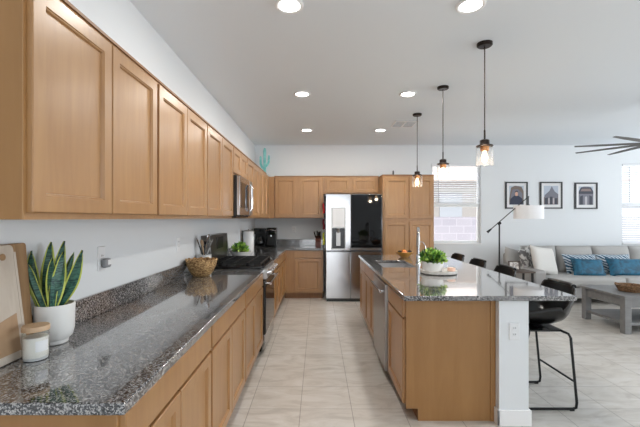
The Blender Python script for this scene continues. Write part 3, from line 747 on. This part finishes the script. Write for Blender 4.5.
utensil('steel_turner', 'stainless turner leaning right out of the white crock', -.15, .22, .26, (.034, .055), 'steel')
utensil('steel_whisk', 'stainless whisk leaning farthest right out of the white crock', .35, .36, .23, (.022, .05), 'steel2')

# items on the far counter
def foliage(c, rx, rz, n, ls, mats=('leaf', 'leafdark'), name='foliage', parent=None, up=.3):
    mb = MB()
    for k in range(n):
        a = random.uniform(0, 2*PI); e = random.uniform(-.15, 1)*PI/2; q = random.uniform(.45, 1)
        p = Vector(c)+Vector((rx*q*math.cos(a)*math.cos(e), rx*q*math.sin(a)*math.cos(e), rz*q*math.sin(e)))
        d = Vector((math.cos(a)*math.cos(e), math.sin(a)*math.cos(e), math.sin(e)+up)).normalized()
        d = (d+Vector([random.uniform(-.6, .6) for _ in range(3)])).normalized()
        s_ = d.orthogonal().normalized(); s_.rotate(Matrix.Rotation(random.uniform(0, PI), 3, d)); nn = d.cross(s_)
        L = ls*random.uniform(.7, 1.2); w2 = L*.3
        mb.mi = 0 if random.random() < .6 else 1
        mb.add([p-d*L*.5, p-s_*w2+nn*L*.08, p+d*L*.5-nn*L*.1, p+s_*w2+nn*L*.08, p], [(0, 1, 4), (1, 2, 4), (2, 3, 4), (3, 0, 4)])
    return mb.build(name, list(mats), parent, smooth=False)
c = (-1.02, 4.93, CT)
r = thing('potted_herb', 'small green plant in a low white bowl just beyond the stove', 'potted plant', c)
MB().lathe([(.07, 0), (.10, .006), (.145, .085), (.148, .09), (.141, .09), (.13, .07), (.001, .07)], c, 32).build('bowl', 'ceramic', r)
MB().lathe([(.001, .0705), (.128, .0705), (.08, .085), (.001, .09)], c, 20).build('soil', 'soil', r)
foliage((c[0]-.01, c[1], CT+.10), .12, .11, 260, .05, parent=r)
c = (-1.10, 5.9, CT)
r = thing('kitchen_canister', 'tall white canister with steel lid standing between plant and coffee machine', 'canister', c)
MB().lathe([(.001, 0), (.082, 0), (.085, .006), (.085, .31), (.08, .318), (.001, .318)], c, 32).build('body', 'white', r)
MB().lathe([(.001, .3185), (.078, .3185), (.07, .335), (.012, .337), (.01, .355), (.001, .356)], c, 28).build('lid', 'steel2', r)
MB().box(c[0]-.098, c[0]-.086, c[1]-.02, c[1]+.02, CT, CT+.33).build('handle', 'black', r)
r = thing('coffee_maker', 'black coffee maker in the far corner, left of the pod machine', 'coffee maker', (-1.05, 6.9, CT))
MB().box(-1.17, -.96, 6.78, 7.02, CT, CT+.03).box(-1.17, -.96, 6.93, 7.04, CT+.03, CT+.34).box(-1.17, -.96, 6.78, 6.93, CT+.235, CT+.34).build('body', 'black', r, bevel=.006)
MB().lathe([(.04, 0), (.07, .02), (.075, .09), (.05, .14), (.052, .16), (.001, .16)], (-1.065, 6.86, CT+.0305), 24).build('carafe', 'blackglass', r)
MB().box(-1.15, -.98, 6.777, 6.78, CT+.275, CT+.315).build('control_panel', 'blackglass', r)
r = thing('pod_coffee_machine', 'black pod coffee machine beside the coffee maker on the back counter', 'coffee maker', (-.86, 6.9, CT))
MB().box(-.945, -.77, 6.84, 7.06, CT, CT+.35).build('body', 'black', r, bevel=.015, seg=3)
MB().box(-.935, -.78, 6.74, 6.84, CT, CT+.03).box(-.93, -.785, 6.75, 6.84, CT+.22, CT+.345).build('brew_head', 'blackglass', r, bevel=.01)
MB().tube([(-.857, 6.79, CT+.22), (-.857, 6.79, CT+.19)], .015, 12).build('nozzle', 'chrome', r)
MB().tube([(-.945, 6.755, CT+.24), (-.945, 6.735, CT+.30), (-.857, 6.725, CT+.315), (-.77, 6.735, CT+.30), (-.77, 6.755, CT+.24)], .008, 8).build('lever', 'chrome', r)
# knife block
r = thing('knife_block', 'reddish brown wooden knife block on the back counter beside the refrigerator', 'knife block', (-.02, 6.9, CT))
A = Matrix(((0, 0, 1, 0), (1, 0, 0, 0), (0, 1, 0, 0), (0, 0, 0, 1)))
MB().prism([(6.80, CT), (6.80, CT+.10), (6.90, CT+.20), (6.98, CT+.15), (6.96, CT)], -.05, .055).xf(A).build('block', 'blockwood', r, merge=True, bevel=.003)
for i, (x, dz, L) in enumerate(((-.04, 0, .13), (-.015, .01, .15), (.012, 0, .12), (.037, .012, .13))):
    k = thing('kitchen_knife', ['black-handled knife in the block, leftmost slot', 'black-handled knife in the block, second slot from left', 'black-handled knife in the block, third slot from left', 'black-handled knife in the block, rightmost slot'][i], 'knife', (x, 6.86, CT+.17+dz), 'knives in the block')
    p = Vector((x, 6.855, CT+.158)); d = Vector((-.25 if i == 0 else 0, -.55, 1)).normalized()
    MB().tube([p, p+d*L*.5, p+d*L], [.009, .011, .012], 8).build('handle', 'black', k)
    MB().tube([p+d*L*.98, p+d*(L+.006)], .0125, 8).build('end_cap', 'steel', k)
# teal cactus on top of the cabinets
c = (-1.0, 6.98, ZT+.001)
r = thing('cactus_figure', 'teal metal saguaro cactus decoration on top of the corner cabinet', 'cactus decoration', c)
MB().lathe([(.001, 0), (.07, 0), (.07, .012), (.001, .014)], c, 24).build('base', 'teal', r)
MB().tube([(c[0], c[1], c[2]+.014), (c[0], c[1], c[2]+.5), (c[0], c[1], c[2]+.54), (c[0], c[1], c[2]+.555)], [.026, .028, .02, .006], 12).build('trunk', 'teal', r)
for sx, zj, zt in ((-1, .2, .40), (1, .24, .42)):
    MB().tube([(c[0], c[1], c[2]+zj-.05), (c[0]+sx*.045, c[1], c[2]+zj-.01), (c[0]+sx*.075, c[1], c[2]+zj+.05), (c[0]+sx*.078, c[1], c[2]+zt-.02), (c[0]+sx*.078, c[1], c[2]+zt)], [.02, .021, .021, .019, .006], 10).build('arm', 'teal', r)
# figurine on the pantry
c = (1.325, 6.55, 2.1685)
r = thing('small_figurine', 'tiny dark figurine standing on top of the pantry', 'figurine', c)
MB().lathe([(.001, 0), (.02, 0), (.02, .008), (.008, .014), (.014, .035), (.016, .05), (.007, .062), (.001, .062)], c, 14).build('body', 'bronze', r)
MB().ball((c[0], c[1], c[2]+.074), .014).build('head', 'bronze', r)

# ------------------------------------------------------------------ items on the island
# fruit bowl
c = (1.175, 5.05, CT)
r = thing('fruit_bowl', 'amber wooden bowl of fruit on the far end of the island', 'bowl', c)
MB().lathe([(.001, 0), (.05, 0), (.055, .006), (.09, .03), (.112, .07), (.108, .072), (.085, .036), (.04, .014), (.001, .013)], c, 36).build('body', 'goldbowl', r)
for nm, lb, m, dx, dy, dz, q in (('avocado', 'dark avocado at the left rim of the fruit bowl', 'avocado', -.068, -.01, .062, (.032, .03, .028)),
                                 ('avocado', 'dark avocado at the right rim of the fruit bowl', 'avocado', .066, -.01, .064, (.034, .03, .028)),
                                 ('peach', 'peach in the middle front of the fruit bowl', 'apple', -.005, -.045, .062, (.033, .033, .031)),
                                 ('orange', 'orange heaped in the centre of the fruit bowl', 'orange', .0, .03, .066, (.034, .034, .034)),
                                 ('peach', 'peach just left of the orange in the fruit bowl', 'apple', -.045, .035, .052, (.03, .03, .03))):
    o = thing(nm, lb, 'fruit', (c[0]+dx, c[1]+dy, c[2]+dz-q[2]), 'fruit in the amber bowl')
    MB().ball((c[0]+dx, c[1]+dy, c[2]+dz), *q).build('flesh', m, o)
    MB().tube([(c[0]+dx, c[1]+dy, c[2]+dz+q[2]-.002), (c[0]+dx+.003, c[1]+dy, c[2]+dz+q[2]+.008)], .002, 6).build('stem', 'walnut', o)
# tray, planter, candle
c = (1.155, 3.57, CT)
r = thing('round_tray', 'round ribbed pale tray under the planter on the island', 'tray', c)
MB().lathe([(.001, .004), (.165, .004), (.17, .008), (.17, .032), (.166, .035), (.160, .030), (.155, .022), (.001, .022)], c, 96, fn=lambda a, z, k: 1+(.012*abs(math.sin(a*24)) if k in (2, 3) else 0)).build('body', 'traymat', r)
for a in (.5, 2.6, 4.7): MB().lathe([(.001, 0), (.012, 0), (.012, .005), (.001, .005)], (c[0]+.13*math.cos(a), c[1]+.13*math.sin(a), CT), 12).build('foot', 'black', r)
c2 = (1.10, 3.58, CT+.0225)
r = thing('planter', 'white fluted planter of bright green leaves on the island tray', 'potted plant', c2)
MB().lathe([(.001, 0), (.085, 0), (.092, .006), (.105, .085), (.105, .09), (.098, .09), (.095, .07), (.001, .07)], c2, 96, fn=lambda a, z, k: 1+(.02*abs(math.sin(a*18)) if k in (2, 3) else 0)).build('pot', 'ceramic', r)
MB().lathe([(.001, .0705), (.09, .0705), (.05, .084), (.001, .086)], c2, 20).build('soil', 'soil', r)
foliage((c2[0], c2[1], c2[2]+.105), .13, .105, 620, .05, parent=r)
c3 = (1.255, 3.50, CT+.0225)
r = thing('votive_candle', 'glowing pink votive candle on the tray beside the planter', 'candle', c3)
MB().lathe([(.001, 0), (.034, 0), (.04, .005), (.042, .055), (.0395, .055), (.037, .008), (.001, .008)], c3, 24).build('glass_cup', 'jarglass', r)
MB().lathe([(.001, .0085), (.036, .0085), (.038, .04), (.001, .04)], c3, 24).build('wax', 'pink', r)

# ------------------------------------------------------------------ bar stools (facing -X, local origin on the floor)
def make_stool(loc, label):
    r = thing('bar_stool', label, 'bar stool', (0, 0, 0), 'black leather bar stools along the island')
    prof = [(-.235, .655), (-.21, .668), (-.16, .662), (-.08, .648), (.0, .640), (.09, .640), (.165, .654), (.215, .70), (.24, .78), (.253, .86), (.259, .915), (.260, .938)]
    prof = [(x, z-.042) for x, z in prof]
    n = 16; rows = []
    for k, (x, z) in enumerate(prof):
        a = prof[max(0, k-1)]; b = prof[min(len(prof)-1, k+1)]
        tx, tz = b[0]-a[0], b[1]-a[1]; l = math.hypot(tx, tz); nx, nz = -tz/l, tx/l   # faces up on the seat, forward on the back
        v = k/(len(prof)-1)
        hw = .205+.03*math.sin(PI*v) if v < .75 else .228-.035*((v-.75)/.25)**3
        lift = .055+.10*math.sin(PI*min(1, v*1.1))**1.5
        row = []
        for i in range(n+1):
            u = -1+2*i/n; q = abs(u)**2.6
            row.append(Vector((x+nx*lift*q, hw*u*(1-.10*q), z+nz*lift*q)))
        rows.append(row)
    mb = MB(); mb.loft(rows, cap=False, closed=False)
    sh = mb.build('seat_shell', 'leather', r, merge=True, angle=1.2)
    md = sh.modifiers.new('thick', 'SOLIDIFY'); md.thickness = .022; md.offset = 0
    md = sh.modifiers.new('sub', 'SUBSURF'); md.levels = 1; md.render_levels = 1
    edge = [rw[0] for rw in rows]+[p for p in rows[-1]]+[rw[-1] for rw in rows[::-1]]+[p for p in rows[0][::-1]]
    MB().tube(edge+[edge[0]], .0045, 6).build('seam_piping', 'piping', r, angle=1.5)
    MB().tube([rows[-1][i]+Vector((.004, 0, .004)) for i in range(1, n)], .017, 8).build('back_roll', 'leather', r, angle=1.5)
    q = .0095
    for sy in (-1, 1):
        Y = sy*.225
        MB().tube([(.115, sy*.17, .574), (.145, sy*.215, .562), (.155, Y, .535), (.20, Y, .06), (.195, Y, .02), (.17, Y, .012), (-.17, Y, .012), (-.195, Y, .02), (-.20, Y, .06), (-.165, Y, .535), (-.15, sy*.215, .562), (-.12, sy*.17, .574)], q, 8).build('leg', 'blackmetal', r)
        for x in (-.16, .16): MB().box(x-.016, x+.016, Y-.012, Y+.012, 0, .012).build('foot_glide', 'black', r)
    MB().tube([(.187, -.225, .21), (.187, .225, .21)], .008, 8).build('rear_crossbar', 'blackmetal', r)
    MB().tube([(-.187, -.225, .24), (-.187, .225, .24)], .008, 8).build('footrest', 'blackmetal', r)
    MB().box(-.13, .13, -.175, .175, .566, .578).box(-.02, .02, -.175, .175, .578, .596).build('seat_plate', 'blackmetal', r)
    r.location = loc; r['label'] = label
    return r
st = make_stool((1.71, 2.97, 0), 'nearest black leather bar stool at the end of the island')
dup(st, (1.75, 3.89, 0), 'second nearest black bar stool, its back rising in front of the small table')
dup(st, (1.75, 4.56, 0), 'third black bar stool from the camera, left of the floor lamp pole')
dup(st, (1.75, 5.22, 0), 'farthest black bar stool, closest to the window by the pantry')

# ------------------------------------------------------------------ pendants, downlights, vent, fan
def pendant(y, label, first=[None]):
    x = 1.344
    if first[0]: return dup(first[0], (x, y, ZC), label)
    r = thing('pendant_light', label, 'pendant light', (x, y, ZC), 'glass jar pendants over the island')
    MB().lathe([(.001, -.028), (.05, -.028), (.06, -.02), (.06, -.0005), (.001, -.0005)], (x, y, ZC), 32).build('canopy', 'bronze', r)
    MB().tube([(x, y, ZC-.028), (x, y, 2.13)], .0045, 8).build('rod', 'bronze', r)
    MB().tube([(x, y, 2.13), (x, y, 2.04)], .007, 10).lathe([(.001, 2.052), (.024, 2.052), (.036, 2.045), (.037, 2.012), (.062, 2.006), (.066, 1.998), (.060, 1.994), (.001, 1.994)][::-1], (x, y, 0), 32).build('cap', 'bronze', r)
    MB().lathe([(.001, 1.9935), (.034, 1.9935), (.032, 1.96), (.001, 1.96)], (x, y, 0), 24).build('socket', 'amber', r)
    MB().lathe([(.058, 1.9935), (.066, 1.985), (.067, 1.84), (.0645, 1.84), (.0635, 1.985), (.056, 1.9935)], (x, y, 0), 40).build('glass_shade', 'pendantglass', r)
    MB().lathe([(.001, 1.866), (.012, 1.868), (.023, 1.885), (.026, 1.908), (.016, 1.94), (.013, 1.9595), (.001, 1.9595)], (x, y, 0), 20).build('bulb', 'bulb', r)
    l = bpy.data.lights.new('pendant_lamp', 'POINT'); l.energy = PENDANT_POWER; l.color = (1, .78, .55); l.shadow_soft_size = .03
    lo = bpy.data.objects.new('pendant_lamp', l); COL.objects.link(lo); lo.parent = r; lo.location = (0, 0, 1.85-ZC)
    first[0] = r; return r
pendant(3.0, 'nearest glass jar pendant light, rightmost of the three over the island')
pendant(4.0, 'middle glass jar pendant light in front of the window')
pendant(5.04, 'farthest glass jar pendant light in front of the pantry')
cans = [(-.19, 2.46, 'recessed ceiling downlight nearest the camera on the left'), (1.01, 2.46, 'recessed ceiling downlight nearest the camera on the right, by the near pendant'),
        (-.18, 4.22, 'recessed ceiling downlight, middle of the left row'), (1.02, 4.22, 'recessed ceiling downlight, middle of the right row'),
        (-.18, 5.96, 'recessed ceiling downlight, farthest of the left row'), (1.0, 5.96, 'recessed ceiling downlight, farthest of the right row')]
first = None
for x, y, lb in cans:
    if first is None:
        r = thing('recessed_downlight', lb, 'ceiling light', (x, y, ZC), 'recessed downlights over the kitchen')
        MB().lathe([(.071, -.0005), (.096, -.0005), (.096, -.006), (.086, -.012), (.071, -.008), (.071, -.0005)], (x, y, ZC), 36, cap=False).build('trim_ring', 'trim', r)
        MB().lathe([(.001, -.003), (.070, -.003), (.070, -.007), (.001, -.009)], (x, y, ZC), 30).build('lens', 'canglow', r)
        l = bpy.data.lights.new('downlight_lamp', 'AREA'); l.shape = 'DISK'; l.size = .12; l.energy = CAN_POWER; l.color = (1, .96, .9); l.spread = PI
        lo = bpy.data.objects.new('downlight_lamp', l); COL.objects.link(lo); lo.parent = r; lo.location = (0, 0, -.013)
        first = r
    else: dup(first, (x, y, ZC), lb)
r = thing('ceiling_vent', 'white louvred air vent in the ceiling beyond the pendants', 'air vent', (1.29, 5.57, ZC))
MB().box(1.12, 1.46, 5.40, 5.75, ZC-.003, ZC-.0005).build('backing', 'black', r)
v = MB().box(1.12, 1.46, 5.40, 5.42, ZC-.008, ZC-.003).box(1.12, 1.46, 5.73, 5.75, ZC-.008, ZC-.003).box(1.12, 1.14, 5.42, 5.73, ZC-.008, ZC-.003).box(1.44, 1.46, 5.42, 5.73, ZC-.008, ZC-.003).box(1.28, 1.30, 5.42, 5.73, ZC-.008, ZC-.003)
v.build('frame', 'trim', r)
v = MB()
for k in range(9): v.box(1.14, 1.44, 5.445+k*.031, 5.449+k*.031, ZC-.007, ZC-.003)
v.build('louvers', 'trim', r)
# fan
fc = (3.97, 4.37, 2.30)
r = thing('ceiling_fan', 'large ceiling fan with many slender grey blades over the living area', 'ceiling fan', (fc[0], fc[1], ZC))
MB().lathe([(.001, ZC-.0005), (.075, ZC-.0005), (.07, ZC-.04), (.03, ZC-.07), (.001, ZC-.07)][::-1], (fc[0], fc[1], 0), 24).build('canopy', 'darkslat', r)
MB().tube([(fc[0], fc[1], ZC-.07), (fc[0], fc[1], fc[2]+.12)], .014, 10).build('downrod', 'darkslat', r)
MB().lathe([(.001, -.05), (.06, -.045), (.10, -.02), (.11, .04), (.08, .10), (.03, .13), (.001, .13)], fc, 28).build('motor_housing', 'darkslat', r)
for k in range(9):
    a = math.radians(84+40*k); mb = MB(); rings = []
    for q, hw in ((.09, .026), (.3, .034), (.6, .028), (.83, .016)):
        tw = .16
        ring = [(q, -hw*math.cos(tw), -hw*math.sin(tw)), (q, hw*math.cos(tw), hw*math.sin(tw)), (q, hw*math.cos(tw), hw*math.sin(tw)+.005), (q, -hw*math.cos(tw), -hw*math.sin(tw)+.005)]
        rings.append(ring)
    mb.loft(rings).xf(Matrix.Translation(fc) @ Matrix.Rotation(a, 4, 'Z')).build('blade', 'darkslat', r)

# ------------------------------------------------------------------ pictures on the back wall
def art(kind):
    def m(n, c): return mat(n, c, .6)
    sky = m('print_sky', (176, 184, 196)); dk = m('print_dark', (58, 60, 72)); gy = m('print_grey', (112, 112, 122)); wm = m('print_warm', (128, 112, 108)); br = m('print_brown', (112, 98, 90)); nv = m('print_navy', (34, 42, 66)); sk = m('print_skin', (204, 158, 136)); lt = m('print_light', (176, 172, 176))
    if kind == 0: return [(sky, [(0, 0), (1, 0), (1, 1), (0, 1)]), (br, [(0, .3), (.12, .9), (.4, 1), (.85, .95), (1, .7), (1, 0), (0, 0)]), (gy, [(.1, .45), (.25, .8), (.6, .82), (.9, .6), (.9, .2), (.1, .2)]),
                          (nv, [(.02, 0), (.08, .3), (.35, .48), (.62, .48), (.9, .32), (1, 0)]), (sk, [(.42, .46), (.40, .60), (.46, .68), (.55, .68), (.6, .60), (.58, .46)]), (dk, [(.40, .62), (.42, .72), (.56, .74), (.61, .64), (.55, .67), (.46, .67)])]
    if kind == 1: return [(sky, [(0, 0), (1, 0), (1, 1), (0, 1)]), (wm, [(0, 0), (0, .4), (.2, .52), (.8, .55), (1, .42), (1, 0)]), (gy, [(.05, .5), (.38, .72), (.55, .98), (.75, .7), (1, .55), (1, .35), (.05, .35)]),
                          (dk, [(.05, 0), (.05, .34), (.28, .38), (.28, 0)]), (dk, [(.42, 0), (.42, .42), (.6, .42), (.6, 0)]), (dk, [(.74, 0), (.74, .34), (.95, .34), (.95, 0)]), (lt, [(.30, .05), (.30, .34), (.40, .34), (.40, .05)]), (lt, [(.62, .05), (.62, .34), (.72, .34), (.72, .05)])]
    return [(sky, [(0, 0), (1, 0), (1, 1), (0, 1)]), (gy, [(0, 0), (0, .72), (.15, .95), (.35, 1), (.65, 1), (.85, .95), (1, .72), (1, 0)]), (dk, [(0, .60), (0, .72), (.15, .95), (.85, .95), (1, .72), (1, .60)]),
            (wm, [(.12, .74), (.22, .88), (.78, .88), (.88, .74)]), (dk, [(.08, 0), (.08, .45), (.28, .52), (.28, 0)]), (lt, [(.42, 0), (.42, .4), (.5, .48), (.58, .4), (.58, 0)]), (dk, [(.72, 0), (.72, .52), (.92, .45), (.92, 0)])]
def picture(x0, x1, z0, z1, kind, label):
    r = thing('framed_picture', label, 'picture', ((x0+x1)/2, YB, z0), 'black framed pictures on the back wall')
    f = .024; ya, yb = YB-.028, YB-.001
    MB().box(x0, x0+f, ya, yb, z0, z1).box(x1-f, x1, ya, yb, z0, z1).box(x0+f, x1-f, ya, yb, z0, z0+f).box(x0+f, x1-f, ya, yb, z1-f, z1).build('frame', 'frameblack', r)
    MB().box(x0+f, x1-f, YB-.012, YB-.002, z0+f, z1-f).build('mat_board', 'matboard', r)
    ax0, ax1, az0, az1 = x0+.075, x1-.075, z0+.08, z1-.075
    mb = MB(); mats = []
    for i, (m, poly) in enumerate(art(kind)):
        mats.append(m); mb.mi = i; y = YB-.0125-.0004*i
        mb.add([(ax0+(ax1-ax0)*u, y, az0+(az1-az0)*v) for u, v in poly], [list(range(len(poly)))])
    mb.build('print', mats, r, smooth=False)
picture(3.63, 4.06, 1.60, 2.12, 0, 'black framed portrait print of a person in dark clothes, left of three')
picture(4.30, 4.73, 1.60, 2.12, 1, 'black framed print of a peaked-roof building, middle of three')
picture(4.975, 5.41, 1.595, 2.105, 2, 'black framed print of an arched building, right of three')

# ------------------------------------------------------------------ living room
# sofa
r = thing('sofa', 'long grey fabric sofa along the back wall of the living area', 'sofa', (5.0, 6.5, 0))
MB().box(3.52, 6.7, 6.08, 7.05, .10, .30).build('base', 'sofa', r, bevel=.02, seg=3)
for x in (3.6, 6.6):
    for y in (6.14, 6.98): MB().box(x-.03, x+.03, y-.03, y+.03, 0, .1).build('leg', 'black', r)
MB().box(3.53, 6.69, 6.90, 7.13, .30, .76).build('back', 'sofa', r, bevel=.05, seg=4)
for a, b in ((3.50, 3.71), (6.52, 6.73)): MB().box(a, b, 6.02, 7.1, .10, .565).build('arm', 'sofa', r, bevel=.045, seg=4)
for a, b in ((3.72, 5.0), (5.0, 6.51)): MB().box(a+.004, b-.004, 6.0, 6.88, .30, .45).build('seat_cushion', 'sofa2', r, bevel=.05, seg=4)
for a, b in ((3.73, 4.36), (4.36, 5.02), (5.02, 5.70), (5.70, 6.49)):
    wd = b-a-.01
    MB().pillow(wd*1.04, .50, .26, 14, .02).xf(Matrix.Translation(((a+b)/2, 6.82, .665)) @ Matrix.Rotation(-.16, 4, 'X')).build('back_cushion', 'sofa2', r, merge=True, angle=1.5)
def pil(name, label, m, x, y, z, wd, h, t, lean=-.3, rz=0, roll=0, group=None):
    r = thing(name, label, 'pillow', (x, y, z-h/2), group)
    MB().pillow(wd, h, t).xf(Matrix.Translation((x, y, z)) @ Matrix.Rotation(rz, 4, 'Z') @ Matrix.Rotation(lean, 4, 'X') @ Matrix.Rotation(roll, 4, 'Y')).build('cover', m, r, merge=True, angle=1.5)
pil('throw_pillow', 'grey patterned throw pillow leaning behind the white knit one', 'greypat', 3.74, 6.62, .70, .46, .42, .13, -.2, .55, -.2)
pil('throw_pillow', 'large white knit throw pillow at the left end of the sofa', 'knit', 3.90, 6.42, .685, .54, .50, .15, -.35, .4, .16)
pil('throw_pillow', 'plain grey throw pillow slumped in the sofa left corner by the arm', 'sofa2', 3.60, 6.84, .70, .42, .32, .15, -.3, .5, .25)
pil('throw_pillow', 'blue and white patterned pillow behind the left blue velvet pillow', 'bluepat', 4.64, 6.56, .60, .60, .38, .12, -.4)
pil('throw_pillow', 'blue velvet pillow, left one of the pair', 'bluevelvet', 4.62, 6.36, .57, .56, .33, .13, -.45, 0, .06)
pil('throw_pillow', 'blue and white patterned pillow behind the right blue velvet pillow', 'bluepat', 5.24, 6.56, .60, .60, .38, .12, -.4)
pil('throw_pillow', 'blue velvet pillow, right one of the pair', 'bluevelvet', 5.27, 6.36, .575, .64, .33, .13, -.45, 0, .04)
# coffee table
r = thing('coffee_table', 'grey wooden coffee table with lower shelf in front of the sofa', 'coffee table', (4.45, 4.92, 0))
tx0, tx1, ty0, ty1 = 3.73, 5.1, 4.52, 5.30
MB().box(tx0, tx1, ty0, ty1, .435, .465).build('tabletop', 'greywood', r, bevel=.004)
MB().box(tx0+.04, tx1-.04, ty0+.04, ty0+.06, .32, .435).box(tx0+.04, tx1-.04, ty1-.06, ty1-.04, .32, .435).box(tx0+.04, tx0+.06, ty0+.06, ty1-.06, .32, .435).box(tx1-.06, tx1-.04, ty0+.06, ty1-.06, .32, .435).build('apron', 'greywood', r, bevel=.002)
MB().box(tx0+.04, tx1-.04, ty0+.04, ty1-.04, .10, .135).build('shelf', 'greywood', r, bevel=.003)
for x in (tx0+.015, tx1-.095):
    for y in (ty0+.015, ty1-.095): MB().box(x, x+.08, y, y+.08, 0, .4345).build('leg', 'greywood', r, bevel=.003)
c = (4.09, 4.86, .466)
r = thing('woven_tray_bowl', 'brown woven bowl on the grey coffee table', 'bowl', c)
prof = [(.001, 0)]+[(.13+.04*k/8, .075*k/8) for k in range(9)]+[(.175, .08), (.163, .08)]+[(.12+.04*k/8, .012+.063*k/8) for k in range(8, -1, -1)]+[(.001, .012)]
MB().lathe(prof, c, 40, fn=lambda a, z, k: 1+.025*math.sin(a*10+(PI if k % 2 else 0))).build('body', 'darkwicker', r, angle=1.2)
for sx in (-1, 1): MB().tube([(c[0]+sx*.165, c[1]-.05, c[2]+.075), (c[0]+sx*.185, c[1]-.03, c[2]+.105), (c[0]+sx*.185, c[1]+.03, c[2]+.105), (c[0]+sx*.165, c[1]+.05, c[2]+.075)], .007, 8).build('handle', 'darkwicker', r)
# side table with small frame and cup
r = thing('side_table', 'small dark side table beside the sofa arm', 'side table', (3.16, 5.9, 0))
MB().box(2.98, 3.36, 5.74, 6.06, .565, .59).build('tabletop', 'warmframe', r, bevel=.003)
for x in (3.0, 3.315):
    for y in (5.76, 6.015): MB().box(x, x+.025, y, y+.025, 0, .565).build('leg', 'blackmetal', r)
r = thing('photo_frame', 'small dark photo frame standing on the side table', 'photo frame', (3.12, 5.87, .591))
q = Matrix.Translation((3.10, 5.87, .592)) @ Matrix.Rotation(-.15, 4, 'X')
MB().box(-.09, -.07, -.008, .008, 0, .15).box(.07, .09, -.008, .008, 0, .15).box(-.07, .07, -.008, .008, 0, .02).box(-.07, .07, -.008, .008, .13, .15).xf(q).build('frame', 'warmframe', r)
MB().box(-.07, .07, -.002, .004, .02, .13).xf(q).build('picture', 'photo', r)
r = thing('table_candle', 'small cream candle on the side table left of the photo frame', 'candle', (3.01, 5.86, .5905))
MB().lathe([(.001, 0), (.026, 0), (.028, .05), (.001, .052)], (3.02, 5.80, .5905), 18).build('wax', 'wax', r)
MB().tube([(3.02, 5.80, .6415), (3.02, 5.80, .652)], .0015, 6).build('wick', 'black', r)
# floor lamp
lx, ly = 2.73, 5.6
r = thing('floor_lamp', 'black cantilever floor lamp with a drum linen shade beside the side table', 'floor lamp', (lx, ly, 0))
MB().lathe([(.001, 0), (.14, 0), (.14, .018), (.02, .026), (.001, .027)], (lx, ly, 0), 32).build('base', 'blackmetal', r)
MB().tube([(lx, ly, .026), (lx, ly, 1.35)], .011, 10).build('pole', 'blackmetal', r)
MB().tube([(lx-.02, ly, 1.335), (lx+.02, ly, 1.345)], .02, 12).build('pivot_joint', 'blackmetal', r)
MB().tube([(lx-.17, ly-.025, 1.225), (lx+.43, ly-.025, 1.745)], .007, 8).build('arm', 'blackmetal', r)
MB().tube([(lx-.19, ly-.025, 1.208), (lx-.135, ly-.025, 1.254)], [.02, .011], 12).build('counterweight', 'blackmetal', r)
MB().tube([(lx+.425, ly-.025, 1.74), (lx+.425, ly-.025, 1.60)], .006, 8).lathe([(.001, 1.55), (.018, 1.55), (.018, 1.62), (.001, 1.625)][::1], (lx+.425, ly-.025, 0), 14).build('lamp_holder', 'blackmetal', r)
MB().lathe([(.202, 1.405), (.202, 1.605), (.198, 1.605), (.198, 1.405), (.202, 1.405)], (lx+.425, ly-.025, 0), 40, cap=False).build('lamp_shade', 'shade', r)
sp = MB()
for k in range(3): sp.tube([(lx+.425, ly-.025, 1.585), (lx+.425+.199*math.cos(2.1*k), ly-.025+.199*math.sin(2.1*k), 1.597)], .003, 6)
sp.build('shade_spider', 'blackmetal', r)
